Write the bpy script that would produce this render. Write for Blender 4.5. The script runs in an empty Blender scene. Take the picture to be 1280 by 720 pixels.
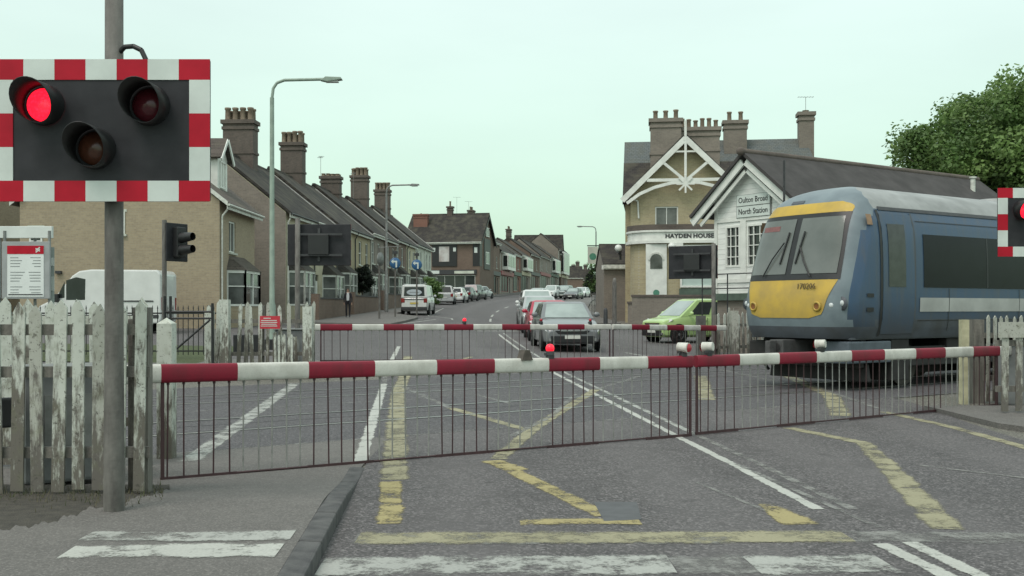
import bpy, bmesh, math, random
import numpy as np
from mathutils import Vector, Matrix
R = math.radians
random.seed(11)
S = bpy.context.scene
COL = S.collection

# ------------------------------------------------------------------ camera
CAMH, HORIZ, FOC = 1.55, 385.0, 1300.0
cd = bpy.data.cameras.new('camera'); cam = bpy.data.objects.new('camera', cd); COL.objects.link(cam)
cam.location = (0, 0, CAMH); cam.rotation_euler = (R(90), 0, 0)
cd.sensor_width = 36.0; cd.lens = 36.0 * FOC / 1280.0
cd.shift_y = (HORIZ - 360) / 1280.0
cd.clip_start = 0.05; cd.clip_end = 6000
S.camera = cam

# ------------------------------------------------------------------ sky, sun, exposure
SUN_EL, SUN_AZ = 58, 215       # azimuth clockwise from +Y : behind and to the left
w = bpy.data.worlds.new('World'); S.world = w; w.use_nodes = True
nt = w.node_tree; nt.nodes.clear()
out = nt.nodes.new('ShaderNodeOutputWorld')
sky = nt.nodes.new('ShaderNodeTexSky'); sky.sky_type = 'NISHITA'; sky.sun_disc = False
sky.sun_elevation = R(SUN_EL); sky.sun_rotation = R(SUN_AZ); sky.air_density = 1.0; sky.dust_density = 4.0
bg1 = nt.nodes.new('ShaderNodeBackground'); bg1.inputs[1].default_value = 0.05
nt.links.new(sky.outputs[0], bg1.inputs[0])
tc = nt.nodes.new('ShaderNodeTexCoord'); sp = nt.nodes.new('ShaderNodeSeparateXYZ')
nt.links.new(tc.outputs['Generated'], sp.inputs[0])
rmp = nt.nodes.new('ShaderNodeValToRGB')
rmp.color_ramp.elements[0].position = 0.0; rmp.color_ramp.elements[0].color = (0.525, 0.765, 0.545, 1)
rmp.color_ramp.elements[1].position = 0.36; rmp.color_ramp.elements[1].color = (0.76, 0.885, 0.815, 1)
nt.links.new(sp.outputs[2], rmp.inputs[0])
cn = nt.nodes.new('ShaderNodeTexNoise'); cn.inputs['Scale'].default_value = 2.2; cn.inputs['Detail'].default_value = 5
mpn = nt.nodes.new('ShaderNodeMapping'); mpn.inputs['Scale'].default_value = (1, 1, 3.5)
nt.links.new(tc.outputs['Generated'], mpn.inputs[0]); nt.links.new(mpn.outputs[0], cn.inputs[0])
mr = nt.nodes.new('ShaderNodeMapRange'); mr.inputs[1].default_value = .3; mr.inputs[2].default_value = .7
mr.inputs[3].default_value = .93; mr.inputs[4].default_value = 1.06
nt.links.new(cn.outputs[0], mr.inputs[0])
bg2 = nt.nodes.new('ShaderNodeBackground')
nt.links.new(rmp.outputs[0], bg2.inputs[0]); nt.links.new(mr.outputs[0], bg2.inputs[1])
ad = nt.nodes.new('ShaderNodeAddShader')
nt.links.new(bg1.outputs[0], ad.inputs[0]); nt.links.new(bg2.outputs[0], ad.inputs[1]); nt.links.new(ad.outputs[0], out.inputs[0])
sl = bpy.data.lights.new('sun', 'SUN'); sl.energy = 1.3; sl.angle = R(25); sl.color = (1, .89, .86)
so = bpy.data.objects.new('sun', sl); COL.objects.link(so)
d = Vector((math.sin(R(SUN_AZ)) * math.cos(R(SUN_EL)), math.cos(R(SUN_AZ)) * math.cos(R(SUN_EL)), math.sin(R(SUN_EL))))
so.rotation_euler = d.to_track_quat('Z', 'Y').to_euler(); so.location = (0, 0, 60)
vs = S.view_settings; vs.view_transform = 'Standard'; vs.look = 'None'; vs.exposure = 0.0; vs.gamma = 1.0
vs.use_curve_mapping = False

# ------------------------------------------------------------------ the lie of the land
SK = R(34)                                   # the railway crosses the road at this angle
U = (math.cos(SK), math.sin(SK)); N = (-math.sin(SK), math.cos(SK))
def qof(x, y): return x * N[0] + y * N[1]
def TR(e, q): return (q * N[0] + e * U[0], q * N[1] + e * U[1])
def gzq(q):
    t = q - 18.9
    if t <= 0: return 0.0
    if t < 3: return .026 * t * t / 6
    t -= 1.5
    if t > 135: return .026 * 135 + .00006 * 135 ** 2 + (1 - math.exp(-(t - 135) / 60)) * 2.5
    return .026 * t + .00006 * t * t
def gz(x, y): return gzq(qof(x, y))
def G(px, py, z=0.0):                        # point of the level near ground seen at a pixel
    s = (py - HORIZ) / (CAMH - z)
    return ((px - 640) / s, FOC / s)
def XA(px, Y): return (px - 640) / FOC * Y
def ZA(py, Y): return CAMH - (py - HORIZ) / FOC * Y
def curve(pts):
    xs = [p[0] for p in pts]; ys = [p[1] for p in pts]
    def f(x):
        if x <= xs[0]: return ys[0]
        if x >= xs[-1]: return ys[-1]
        i = max(k for k in range(len(xs) - 1) if xs[k] <= x)
        def m(k):
            a, b = max(k - 1, 0), min(k + 1, len(xs) - 1)
            return (ys[b] - ys[a]) / (xs[b] - xs[a])
        h = xs[i + 1] - xs[i]; t = (x - xs[i]) / h
        return ((2*t**3 - 3*t*t + 1) * ys[i] + (t**3 - 2*t*t + t) * h * m(i)
                + (-2*t**3 + 3*t*t) * ys[i+1] + (t**3 - t*t) * h * m(i+1))
    return f

# ------------------------------------------------------------------ materials
MATS = {}
def nd(t, kind, **kw):
    n = t.nodes.new(kind)
    for k, v in kw.items():
        if k in n.inputs: n.inputs[k].default_value = v
        else: setattr(n, k, v)
    return n
def mixc(t, fac, a, b, mode='MIX'):
    m = t.nodes.new('ShaderNodeMix'); m.data_type = 'RGBA'; m.blend_type = mode
    for i, v in ((0, fac), (6, a), (7, b)):
        if hasattr(v, 'links'): t.links.new(v, m.inputs[i])
        elif isinstance(v, (int, float)): m.inputs[i].default_value = v
        else: m.inputs[i].default_value = (*v, 1)
    return m.outputs[2]
def ramp(t, src, a, b, lo=0.0, hi=1.0):
    n = nd(t, 'ShaderNodeMapRange'); n.inputs[1].default_value = a; n.inputs[2].default_value = b
    n.inputs[3].default_value = lo; n.inputs[4].default_value = hi
    t.links.new(src, n.inputs[0]); return n.outputs[0]
def base(name):
    m = bpy.data.materials.new(name); m.use_nodes = True
    t = m.node_tree; b = t.nodes['Principled BSDF']
    return m, t, b
def noise(t, scale, detail=4, vec=None, rough=.55, stretch=None):
    n = nd(t, 'ShaderNodeTexNoise'); n.inputs['Scale'].default_value = scale
    n.inputs['Detail'].default_value = detail; n.inputs['Roughness'].default_value = rough
    if vec is None: vec = nd(t, 'ShaderNodeTexCoord').outputs['Object']
    if stretch:
        mp = nd(t, 'ShaderNodeMapping'); mp.inputs['Scale'].default_value = stretch
        t.links.new(vec, mp.inputs[0]); vec = mp.outputs[0]
    t.links.new(vec, n.inputs[0]); return n.outputs[0]
def bump(t, b, h, strength=.3, dist=.02):
    n = nd(t, 'ShaderNodeBump'); n.inputs['Strength'].default_value = strength; n.inputs['Distance'].default_value = dist
    t.links.new(h, n.inputs['Height']); t.links.new(n.outputs[0], b.inputs['Normal'])
def mat(name, col, rough=.6, var=.25, scale=3.0, col2=None, metal=0.0, bmp=0.0, stretch=None, coat=0.0, spec=.5):
    if name in MATS: return MATS[name]
    m, t, b = base(name)
    n = noise(t, scale, 5, stretch=stretch)
    c2 = col2 if col2 else tuple(x * (1 - var) for x in col)
    b.inputs['Base Color'].default_value = (*col, 1)
    t.links.new(mixc(t, ramp(t, n, .35, .68), col, c2), b.inputs['Base Color'])
    b.inputs['Roughness'].default_value = rough; b.inputs['Metallic'].default_value = metal
    b.inputs['Coat Weight'].default_value = coat; b.inputs['Specular IOR Level'].default_value = spec
    if bmp: bump(t, b, noise(t, scale * 6, 4), bmp)
    MATS[name] = m; return m
def vary(t, col, amt=.22):
    """every single object comes out a little lighter or darker"""
    oi = nd(t, 'ShaderNodeObjectInfo'); v = ramp(t, oi.outputs['Random'], 0, 1, 1-amt, 1+amt)
    h = nd(t, 'ShaderNodeHueSaturation'); t.links.new(col, h.inputs['Color']); t.links.new(v, h.inputs['Value']); return h.outputs[0]
def chipped(name, col, dirt, bare, rough=.45):
    """barrier paint: road dirt in streaks, chips down to the metal"""
    if name in MATS: return MATS[name]
    m, t, b = base(name)
    c = mixc(t, ramp(t, noise(t, 5, 6, stretch=(1, 3, .5)), .42, .75, 0, .8), col, dirt)
    c = mixc(t, ramp(t, noise(t, 26, 6, rough=.7), .66, .70, 0, .8), c, bare)
    s_ = nd(t, 'ShaderNodeTexCoord'); 
    c = mixc(t, ramp(t, noise(t, 60, 3), .45, .75, 0, .3), c, dirt)
    t.links.new(c, b.inputs['Base Color']); b.inputs['Roughness'].default_value = rough; b.inputs['Specular IOR Level'].default_value = .3
    MATS[name] = m; return m
def brick(name, c1, c2, mortar, dirt=.35, size=1.0):
    if name in MATS: return MATS[name]
    m, t, b = base(name)
    tcn = nd(t, 'ShaderNodeTexCoord'); s = nd(t, 'ShaderNodeSeparateXYZ'); t.links.new(tcn.outputs['Object'], s.inputs[0])
    a = nd(t, 'ShaderNodeMath', operation='ADD'); t.links.new(s.outputs[0], a.inputs[0]); t.links.new(s.outputs[1], a.inputs[1])
    c = nd(t, 'ShaderNodeCombineXYZ'); t.links.new(a.outputs[0], c.inputs[0]); t.links.new(s.outputs[2], c.inputs[1])
    br = nd(t, 'ShaderNodeTexBrick'); t.links.new(c.outputs[0], br.inputs['Vector'])
    br.inputs['Color1'].default_value = (*c1, 1); br.inputs['Color2'].default_value = (*c2, 1); br.inputs['Mortar'].default_value = (*mortar, 1)
    br.inputs['Scale'].default_value = 1.0; br.inputs['Mortar Size'].default_value = .009 * size
    br.inputs['Brick Width'].default_value = .225 * size; br.inputs['Row Height'].default_value = .075 * size
    n = noise(t, .9, 6)
    col = mixc(t, ramp(t, n, .4, .75, 0, dirt), br.outputs['Color'], tuple(x * .45 for x in c2))
    n2 = noise(t, 9, 3)
    col = mixc(t, ramp(t, n2, .35, .7, 0, .3), col, tuple(min(1, x * 1.35) for x in c1))
    t.links.new(vary(t, col, .10), b.inputs['Base Color']); b.inputs['Roughness'].default_value = .9
    bump(t, b, br.outputs['Fac'], -.4, .01)
    MATS[name] = m; return m
def rooftile(name, c1, c2, row=.12, w=.24):
    if name in MATS: return MATS[name]
    m, t, b = base(name)
    tcn = nd(t, 'ShaderNodeTexCoord'); s = nd(t, 'ShaderNodeSeparateXYZ'); t.links.new(tcn.outputs['Object'], s.inputs[0])
    c = nd(t, 'ShaderNodeCombineXYZ'); t.links.new(s.outputs[0], c.inputs[0]); t.links.new(s.outputs[2], c.inputs[1])
    br = nd(t, 'ShaderNodeTexBrick'); t.links.new(c.outputs[0], br.inputs['Vector'])
    br.inputs['Color1'].default_value = (*c1, 1); br.inputs['Color2'].default_value = (*c2, 1)
    br.inputs['Mortar'].default_value = (*[x * .45 for x in c2], 1); br.inputs['Scale'].default_value = 1.0
    br.inputs['Mortar Size'].default_value = .010; br.inputs['Brick Width'].default_value = w; br.inputs['Row Height'].default_value = row
    n = noise(t, 1.3, 6); n3 = noise(t, 14, 3)
    col = mixc(t, ramp(t, n, .42, .7, 0, .55), br.outputs['Color'], (.11, .105, .075))
    col = mixc(t, ramp(t, n3, .4, .7, 0, .35), col, tuple(x * 1.6 for x in c1))
    t.links.new(vary(t, col, .25), b.inputs['Base Color']); b.inputs['Roughness'].default_value = .9; b.inputs['Specular IOR Level'].default_value = .25
    bump(t, b, br.outputs['Fac'], -.6, .015)
    MATS[name] = m; return m
def boards(name, col, pitch=.17, dark=.55):
    if name in MATS: return MATS[name]
    m, t, b = base(name)
    tcn = nd(t, 'ShaderNodeTexCoord'); s = nd(t, 'ShaderNodeSeparateXYZ'); t.links.new(tcn.outputs['Object'], s.inputs[0])
    f = nd(t, 'ShaderNodeMath', operation='DIVIDE'); t.links.new(s.outputs[2], f.inputs[0]); f.inputs[1].default_value = pitch
    g = nd(t, 'ShaderNodeMath', operation='FRACT'); t.links.new(f.outputs[0], g.inputs[0])
    n = noise(t, 2.2, 6, stretch=(1, 1, 4))
    c = mixc(t, ramp(t, n, .4, .8, 0, .5), col, tuple(x * dark for x in col))
    c = mixc(t, ramp(t, g.outputs[0], .0, .14, .62, 0), c, tuple(x * .3 for x in col))
    t.links.new(c, b.inputs['Base Color']); b.inputs['Roughness'].default_value = .55
    bump(t, b, g.outputs[0], -.7, .02)
    MATS[name] = m; return m
def asphalt(name, c, c2, patch=(.5, .72), grit=140, tracks=False, gs=60, gk=1.0):
    if name in MATS: return MATS[name]
    m, t, b = base(name)
    n1 = noise(t, .35, 6); n2 = noise(t, grit, 2); n3 = noise(t, 6, 5)
    col = mixc(t, ramp(t, n1, *patch), c, c2)
    col = mixc(t, ramp(t, n3, .35, .75, 0, .45), col, tuple(x * .62 for x in c))
    vo = nd(t, 'ShaderNodeTexVoronoi'); vo.inputs['Scale'].default_value = gs
    t.links.new(nd(t, 'ShaderNodeTexCoord').outputs['Object'], vo.inputs['Vector'])
    sp_ = nd(t, 'ShaderNodeSeparateColor'); t.links.new(vo.outputs['Color'], sp_.inputs[0])
    col = mixc(t, ramp(t, sp_.outputs[0], .55, 1.0, 0, .8*gk), col, tuple(min(1, x * 2.9) for x in c))
    col = mixc(t, ramp(t, sp_.outputs[1], .6, 1.0, 0, .7*gk), col, tuple(x * .35 for x in c))
    if tracks:                                   # a few dark tar cracks
        vc = nd(t, 'ShaderNodeTexVoronoi', feature='DISTANCE_TO_EDGE'); vc.inputs['Scale'].default_value = .33
        tcx = nd(t, 'ShaderNodeTexCoord').outputs['Object']
        nn = nd(t, 'ShaderNodeTexNoise'); nn.inputs['Scale'].default_value = 1.2; nn.inputs['Detail'].default_value = 6
        t.links.new(tcx, nn.inputs[0]); va = nd(t, 'ShaderNodeVectorMath', operation='ADD'); t.links.new(tcx, va.inputs[0]); t.links.new(nn.outputs['Color'], va.inputs[1])
        t.links.new(va.outputs[0], vc.inputs['Vector'])
        col = mixc(t, ramp(t, vc.outputs['Distance'], .0, .010, .35, 0), col, tuple(x * .3 for x in c))
    if tracks:
        col = mixc(t, ramp(t, noise(t, .9, 7, rough=.65), .50, .60, 0, .35), col, tuple(x * .70 for x in c))       # older darker dressing
        col = mixc(t, ramp(t, noise(t, 2.1, 6, rough=.7, stretch=(1.6, .5, 1)), .56, .68, 0, .45), col, tuple(x * 1.45 for x in c))  # dusty, polished
        uvn = nd(t, 'ShaderNodeUVMap'); us = nd(t, 'ShaderNodeSeparateXYZ'); t.links.new(uvn.outputs[0], us.inputs[0])
        sn = nd(t, 'ShaderNodeMath', operation='MULTIPLY'); t.links.new(us.outputs[0], sn.inputs[0]); sn.inputs[1].default_value = 4 * 2 * math.pi
        cs = nd(t, 'ShaderNodeMath', operation='COSINE'); t.links.new(sn.outputs[0], cs.inputs[0])
        nw = nd(t, 'ShaderNodeMath', operation='MULTIPLY_ADD'); t.links.new(noise(t, .8, 5), nw.inputs[0]); nw.inputs[1].default_value = 1.6; t.links.new(cs.outputs[0], nw.inputs[2])
        col = mixc(t, ramp(t, nw.outputs[0], -.2, .9, .30, 0), col, tuple(x * 1.7 for x in c))        # lanes polished by tyres
        col = mixc(t, ramp(t, noise(t, 1.7, 3), .67, .74, 0, .6), col, tuple(x * .42 for x in c))            # oil spots
    t.links.new(col, b.inputs['Base Color']); b.inputs['Roughness'].default_value = .85
    bump(t, b, n2, .5, .006)
    MATS[name] = m; return m
def worn(name, paint, under, a=.50, b_=.60, scale=5.0, stretch=None, grime=.3, edge=.22):
    """thin road paint: where it is worn away the road itself shows (alpha), edges break up"""
    if name in MATS: return MATS[name]
    m, t, b = base(name)
    tg = nd(t, 'ShaderNodeNewGeometry').outputs['Position']
    n = noise(t, scale, 10, vec=tg, rough=.72, stretch=stretch); n2 = noise(t, 1.1, 4, vec=tg); n4 = noise(t, 60, 3, vec=tg); n5 = noise(t, 38, 3, vec=tg)
    p = mixc(t, ramp(t, n2, .35, .7, 0, grime), paint, tuple(x * .55 for x in paint))
    p = mixc(t, ramp(t, n4, .4, .7, 0, .35), p, tuple(x * .5 for x in paint))
    t.links.new(p, b.inputs['Base Color']); b.inputs['Roughness'].default_value = .75
    uv = nd(t, 'ShaderNodeUVMap'); s_ = nd(t, 'ShaderNodeSeparateXYZ'); t.links.new(uv.outputs[0], s_.inputs[0])
    ab = nd(t, 'ShaderNodeMath', operation='ABSOLUTE'); t.links.new(s_.outputs[0], ab.inputs[0])
    e = ramp(t, ab.outputs[0], .62, 1.0, 0, edge)
    sm = nd(t, 'ShaderNodeMath', operation='ADD'); t.links.new(n, sm.inputs[0]); t.links.new(e, sm.inputs[1])
    s2 = nd(t, 'ShaderNodeMath', operation='MULTIPLY_ADD'); t.links.new(n5, s2.inputs[0]); s2.inputs[1].default_value = .22; t.links.new(sm.outputs[0], s2.inputs[2])
    t.links.new(ramp(t, s2.outputs[0], a + .09, b_ + .11, 1, 0), b.inputs['Alpha'])
    MATS[name] = m; return m
def wornwood(name, paint, under, lo=.0, hi=1.4, amt=.36):
    """old paint flaking off timber, worst near the ground"""
    if name in MATS: return MATS[name]
    m, t, b = base(name)
    n = noise(t, 7, 9, rough=.72, stretch=(2, 2, .55)); n2 = noise(t, 30, 4, stretch=(1, 1, .15))
    s = nd(t, 'ShaderNodeSeparateXYZ'); t.links.new(nd(t, 'ShaderNodeTexCoord').outputs['Object'], s.inputs[0])
    hg = ramp(t, s.outputs[2], lo, hi, .27, -.07); oi = nd(t, 'ShaderNodeObjectInfo')
    ha = nd(t, 'ShaderNodeMath', operation='ADD'); t.links.new(hg, ha.inputs[0]); t.links.new(ramp(t, oi.outputs['Random'], 0, 1, -.09, .10), ha.inputs[1]); hgt = ha.outputs[0]
    a = nd(t, 'ShaderNodeMath', operation='ADD'); t.links.new(n, a.inputs[0]); t.links.new(hgt, a.inputs[1])
    a2 = nd(t, 'ShaderNodeMath', operation='MULTIPLY_ADD'); t.links.new(n2, a2.inputs[0]); a2.inputs[1].default_value = amt; t.links.new(a.outputs[0], a2.inputs[2])
    c = mixc(t, ramp(t, a2.outputs[0], .715, .86), paint, under)
    c = mixc(t, ramp(t, noise(t, 26, 5, rough=.7), .58, .64, 0, .8), c, tuple(x*.55 for x in under))
    c = mixc(t, ramp(t, noise(t, 11, 5), .5, .75, 0, .4), c, (.16, .17, .10))
    t.links.new(c, b.inputs['Base Color']); b.inputs['Roughness'].default_value = .8
    bump(t, b, n2, .4, .01)
    MATS[name] = m; return m
def glass(name, col=(.03, .035, .035), rough=.06, var=.5):
    return mat(name, col, rough, var, .8, spec=.6)
def glow(name, col, strength):
    if name in MATS: return MATS[name]
    m, t, b = base(name)
    b.inputs['Base Color'].default_value = (*col, 1); b.inputs['Roughness'].default_value = .3
    b.inputs['Emission Color'].default_value = (*col, 1); b.inputs['Emission Strength'].default_value = strength
    vo = nd(t, 'ShaderNodeTexVoronoi'); vo.inputs['Scale'].default_value = 45
    t.links.new(nd(t, 'ShaderNodeTexCoord').outputs['Object'], vo.inputs['Vector'])
    t.links.new(ramp(t, vo.outputs['Distance'], 0, .6, strength, strength * .55), b.inputs['Emission Strength'])
    MATS[name] = m; return m

M_WHITE = mat('white_gloss_paint', (.74, .76, .71), .4, .18, 2.5)
M_OLDWHITE = mat('weathered_white_paint', (.66, .68, .62), .6, .35, 6, bmp=.1)
M_BLACK = mat('black_paint', (.018, .019, .02), .45, .3, 5)
M_DARK = mat('dark_grey_metal', (.045, .047, .05), .5, .4, 5)
M_GREY = mat('galvanised_steel', (.25, .26, .25), .5, .35, 6, metal=.3)
M_POLE = mat('weathered_grey_post', (.165, .16, .145), .75, .0, 5, col2=(.075, .07, .064), bmp=.25, stretch=(2, 2, .6))
M_LAMPPOST = mat('green_grey_lamp_post', (.30, .38, .32), .5, .25, 4)
M_RED = chipped('red_barrier_paint', (.24, .014, .034), (.13, .022, .030), (.10, .06, .055))
M_BWHITE = chipped('white_barrier_paint', (.62, .62, .57), (.36, .35, .31), (.20, .17, .14))
M_SIGNRED = mat('red_sign_film', (.46, .010, .028), .5, .2, 4, spec=.2)
M_SIGNWHITE = mat('white_sign_film', (.62, .68, .64), .4, .15, 4)
M_BOARD = mat('black_backboard', (.018, .019, .022), .6, .0, 5, col2=(.032, .033, .037), spec=.3)
M_LENSRED = glow('lit_red_lamp', (1.0, .012, .035), 2.6)
M_DEADRED = mat('unlit_red_lens', (.10, .012, .02), .2, .3, 30)
M_DEADAMB = mat('unlit_amber_lens', (.10, .035, .02), .2, .3, 30)
M_GLASS = glass('window_glass')
M_GLASS2 = glass('curtained_window_glass', (.16, .17, .16), .08, .85)
M_TYRE = mat('tyre_rubber', (.02, .02, .02), .85, .3, 8)
M_RIM = mat('alloy_rim', (.38, .39, .4), .35, .3, 9, metal=.6)
M_SLATE = rooftile('slate_roof', (.046, .042, .039), (.031, .029, .028))
M_TILE = rooftile('concrete_tile_roof', (.10, .085, .075), (.07, .06, .055), row=.3, w=.3)
M_SLATE2 = rooftile('sky_sheen_slate_roof', (.13, .145, .145), (.10, .115, .115))  # paler slate, the sky's reflection put into its colour
M_YBRICK = brick('yellow_stock_brick', (.385, .335, .205), (.31, .265, .165), (.38, .35, .27), .3)
M_YBRICK2 = brick('buff_modern_brick', (.37, .305, .205), (.295, .24, .165), (.33, .30, .235), .2)
M_BRBRICK = brick('brown_brick', (.17, .115, .085), (.13, .09, .068), (.19, .17, .145), .4)
M_SOOT = brick('sooty_chimney_brick', (.13, .105, .088), (.09, .075, .065), (.11, .10, .09), .6)
M_GREYBR = brick('grey_brown_brick', (.235, .205, .17), (.185, .16, .135), (.23, .215, .19), .4)
M_REDBR = brick('red_brick', (.23, .095, .065), (.18, .075, .052), (.2, .17, .145), .35)
M_CREAM = mat('cream_render', (.50, .47, .34), .85, .25, 1.5)
M_PALE = mat('pale_painted_render', (.55, .58, .50), .8, .25, 1.5)
M_POT = mat('chimney_pot_clay', (.24, .19, .14), .85, .45, 6)
M_LEAD = mat('lead_flashing', (.50, .50, .48), .7, .3, 4)
M_WBOARD = boards('white_weatherboard', (.78, .80, .76))
M_GREENP = mat('dull_green_paint', (.09, .13, .10), .6, .3, 4)
M_ROAD = asphalt('road_asphalt', (.083, .078, .078), (.064, .061, .063), tracks=True)
M_ROADX = asphalt('crossing_asphalt', (.070, .067, .070), (.092, .088, .086))
M_PAVE = asphalt('pavement_asphalt', (.122, .116, .108), (.150, .143, .131), gs=90, gk=.4)
M_GROUND = asphalt('stony_ground', (.12, .115, .10), (.085, .09, .06))
M_KERB = mat('stained_kerb_stone', (.10, .10, .098), .85, .0, 7, col2=(.045, .045, .047), bmp=.3)
M_KERB2 = mat('pale_kerb_stone', (.24, .24, .225), .85, .35, 7, bmp=.3)
UND = (.082, .078, .077)
M_LWHITE = worn('worn_white_road_paint', (.46, .47, .43), UND, .56, .68, 3.5)
M_LWHITE2 = worn('half_worn_white_road_paint', (.38, .39, .36), UND, .49, .62, 3.5)
M_LFAINT = worn('faded_white_road_paint', (.24, .24, .225), UND, .42, .62, 4)
M_LYEL = worn('worn_yellow_road_paint', (.37, .315, .145), UND, .49, .63, 3.2)
M_LYEL2 = worn('faded_yellow_road_paint', (.31, .29, .185), UND, .49, .66, 3.2)
M_PICKET = wornwood('flaking_white_picket_paint', (.53, .56, .50), (.135, .125, .105))
M_PICKET2 = wornwood('grey_bare_picket', (.40, .41, .36), (.13, .12, .105))
M_OLDWOOD = mat('bare_grey_timber', (.20, .19, .165), .85, .0, 5, col2=(.10, .095, .085), bmp=.4, stretch=(3, 3, .4))
M_RAIL = mat('polished_rail_head', (.38, .37, .35), .35, .3, 8, metal=.7)
M_GROOVE = mat('flangeway_rubber', (.022, .022, .023), .85, .3, 6)
M_BALLAST = asphalt('ballast', (.15, .13, .11), (.09, .08, .07), grit=60)

# ------------------------------------------------------------------ mesh building
class MB:
    def __init__(s): s.v = []; s.f = []; s.m = []; s.sm = []
    def add(s, vs, fs, mi=0, sm=False):
        o = len(s.v); s.v += [tuple(p) for p in vs]
        for f in fs: s.f.append(tuple(i + o for i in f)); s.m.append(mi); s.sm.append(sm)
    def box(s, c, d, mi=0, rz=0.0, rx=0.0, ry=0.0):
        x, y, z = d[0]/2, d[1]/2, d[2]/2
        vs = [Vector((a*x, b*y, e*z)) for a in (-1, 1) for b in (-1, 1) for e in (-1, 1)]
        if rz or rx or ry:
            Mx = Matrix.Rotation(rz, 3, 'Z') @ Matrix.Rotation(ry, 3, 'Y') @ Matrix.Rotation(rx, 3, 'X'); vs = [Mx @ v for v in vs]
        vs = [(v[0]+c[0], v[1]+c[1], v[2]+c[2]) for v in vs]
        s.add(vs, [(0,1,3,2),(4,6,7,5),(0,4,5,1),(2,3,7,6),(0,2,6,4),(1,5,7,3)], mi)
    def bx(s, x0, x1, y0, y1, z0, z1, mi=0): s.box(((x0+x1)/2, (y0+y1)/2, (z0+z1)/2), (abs(x1-x0), abs(y1-y0), abs(z1-z0)), mi)
    def tube(s, p, q, r0, r1=None, n=12, mi=0, cap=True, sm=True):
        p = Vector(p); q = Vector(q); r1 = r0 if r1 is None else r1
        d = (q - p).normalized(); a = d.orthogonal().normalized(); b = d.cross(a)
        vs = []
        for c, r in ((p, r0), (q, r1)):
            for i in range(n):
                t = 2*math.pi*i/n; vs.append(c + (a*math.cos(t) + b*math.sin(t))*r)
        s.add(vs, [(i, (i+1) % n, n+(i+1) % n, n+i) for i in range(n)], mi, sm)
        if cap: s.add(vs[:n], [tuple(reversed(range(n)))], mi); s.add(vs[n:], [tuple(range(n))], mi)
    def path(s, pts, r, n=8, mi=0):
        for a, b in zip(pts[:-1], pts[1:]): s.tube(a, b, r, None, n, mi)
    def lathe(s, prof, c=(0, 0, 0), n=16, mi=0, axis='Z', sm=True):
        vs = []; k = len(prof)
        for r, h in prof:
            for i in range(n):
                t = 2*math.pi*i/n
                p = (r*math.cos(t), r*math.sin(t), h)
                if axis == 'Y': p = (p[0], p[2], p[1])
                elif axis == 'X': p = (p[2], p[0], p[1])
                vs.append((p[0]+c[0], p[1]+c[1], p[2]+c[2]))
        s.add(vs, [(j*n+i, j*n+(i+1) % n, (j+1)*n+(i+1) % n, (j+1)*n+i) for j in range(k-1) for i in range(n)], mi, sm)
    def prism(s, poly, a, b, axis='Y', mi=0):
        """polygon in the two other axes, extruded from a to b along axis"""
        def P(u, v, h):
            return {'Y': (u, h, v), 'X': (h, u, v), 'Z': (u, v, h)}[axis]
        n = len(poly)
        vs = [P(u, v, a) for u, v in poly] + [P(u, v, b) for u, v in poly]
        s.add(vs, [(i, (i+1) % n, n+(i+1) % n, n+i) for i in range(n)] + [tuple(reversed(range(n))), tuple(range(n, 2*n))], mi)
    def quad(s, a, b, c, d, mi=0): s.add([a, b, c, d], [(0, 1, 2, 3)], mi)
    def slab(s, a, b, c, d, t, mi=0):
        A = [Vector(p) for p in (a, b, c, d)]; n = (A[1]-A[0]).cross(A[3]-A[0]).normalized() * t
        B = [p + n for p in A]
        s.add(A + B, [(3,2,1,0),(4,5,6,7),(0,1,5,4),(1,2,6,5),(2,3,7,6),(3,0,4,7)], mi)
    def ball(s, c, r, n=12, mi=0, sq=(1, 1, 1)):
        vs = []; fs = []
        for j in range(n//2+1):
            th = math.pi*j/(n//2)
            for i in range(n):
                ph = 2*math.pi*i/n
                vs.append((c[0]+r*sq[0]*math.sin(th)*math.cos(ph), c[1]+r*sq[1]*math.sin(th)*math.sin(ph), c[2]+r*sq[2]*math.cos(th)))
        for j in range(n//2):
            for i in range(n): fs.append((j*n+i, (j+1)*n+i, (j+1)*n+(i+1) % n, j*n+(i+1) % n))
        s.add(vs, fs, mi, True)
    def facade(s, x0, x1, z0, z1, y, openings, depth=.14, mi=0, back=False):
        """a wall face in the plane y looking to -y, with real openings and reveals"""
        xs = sorted({x0, x1} | {v for o in openings for v in o[:2]}); zs = sorted({z0, z1} | {v for o in openings for v in o[2:4]})
        xs = [x for x in xs if x0 <= x <= x1]; zs = [z for z in zs if z0 <= z <= z1]
        for a, b in zip(xs[:-1], xs[1:]):
            for c, d in zip(zs[:-1], zs[1:]):
                mx, mz = (a+b)/2, (c+d)/2
                if any(o[0] < mx < o[1] and o[2] < mz < o[3] for o in openings): continue
                s.quad((a, y, c), (b, y, c), (b, y, d), (a, y, d), mi)
        for a, b, c, d in [o[:4] for o in openings]:
            y2 = y + depth
            s.quad((a, y, c), (a, y, d), (a, y2, d), (a, y2, c), mi); s.quad((b, y, d), (b, y, c), (b, y2, c), (b, y2, d), mi)
            s.quad((a, y, d), (b, y, d), (b, y2, d), (a, y2, d), mi); s.quad((b, y, c), (a, y, c), (a, y2, c), (b, y2, c), mi)
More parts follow.
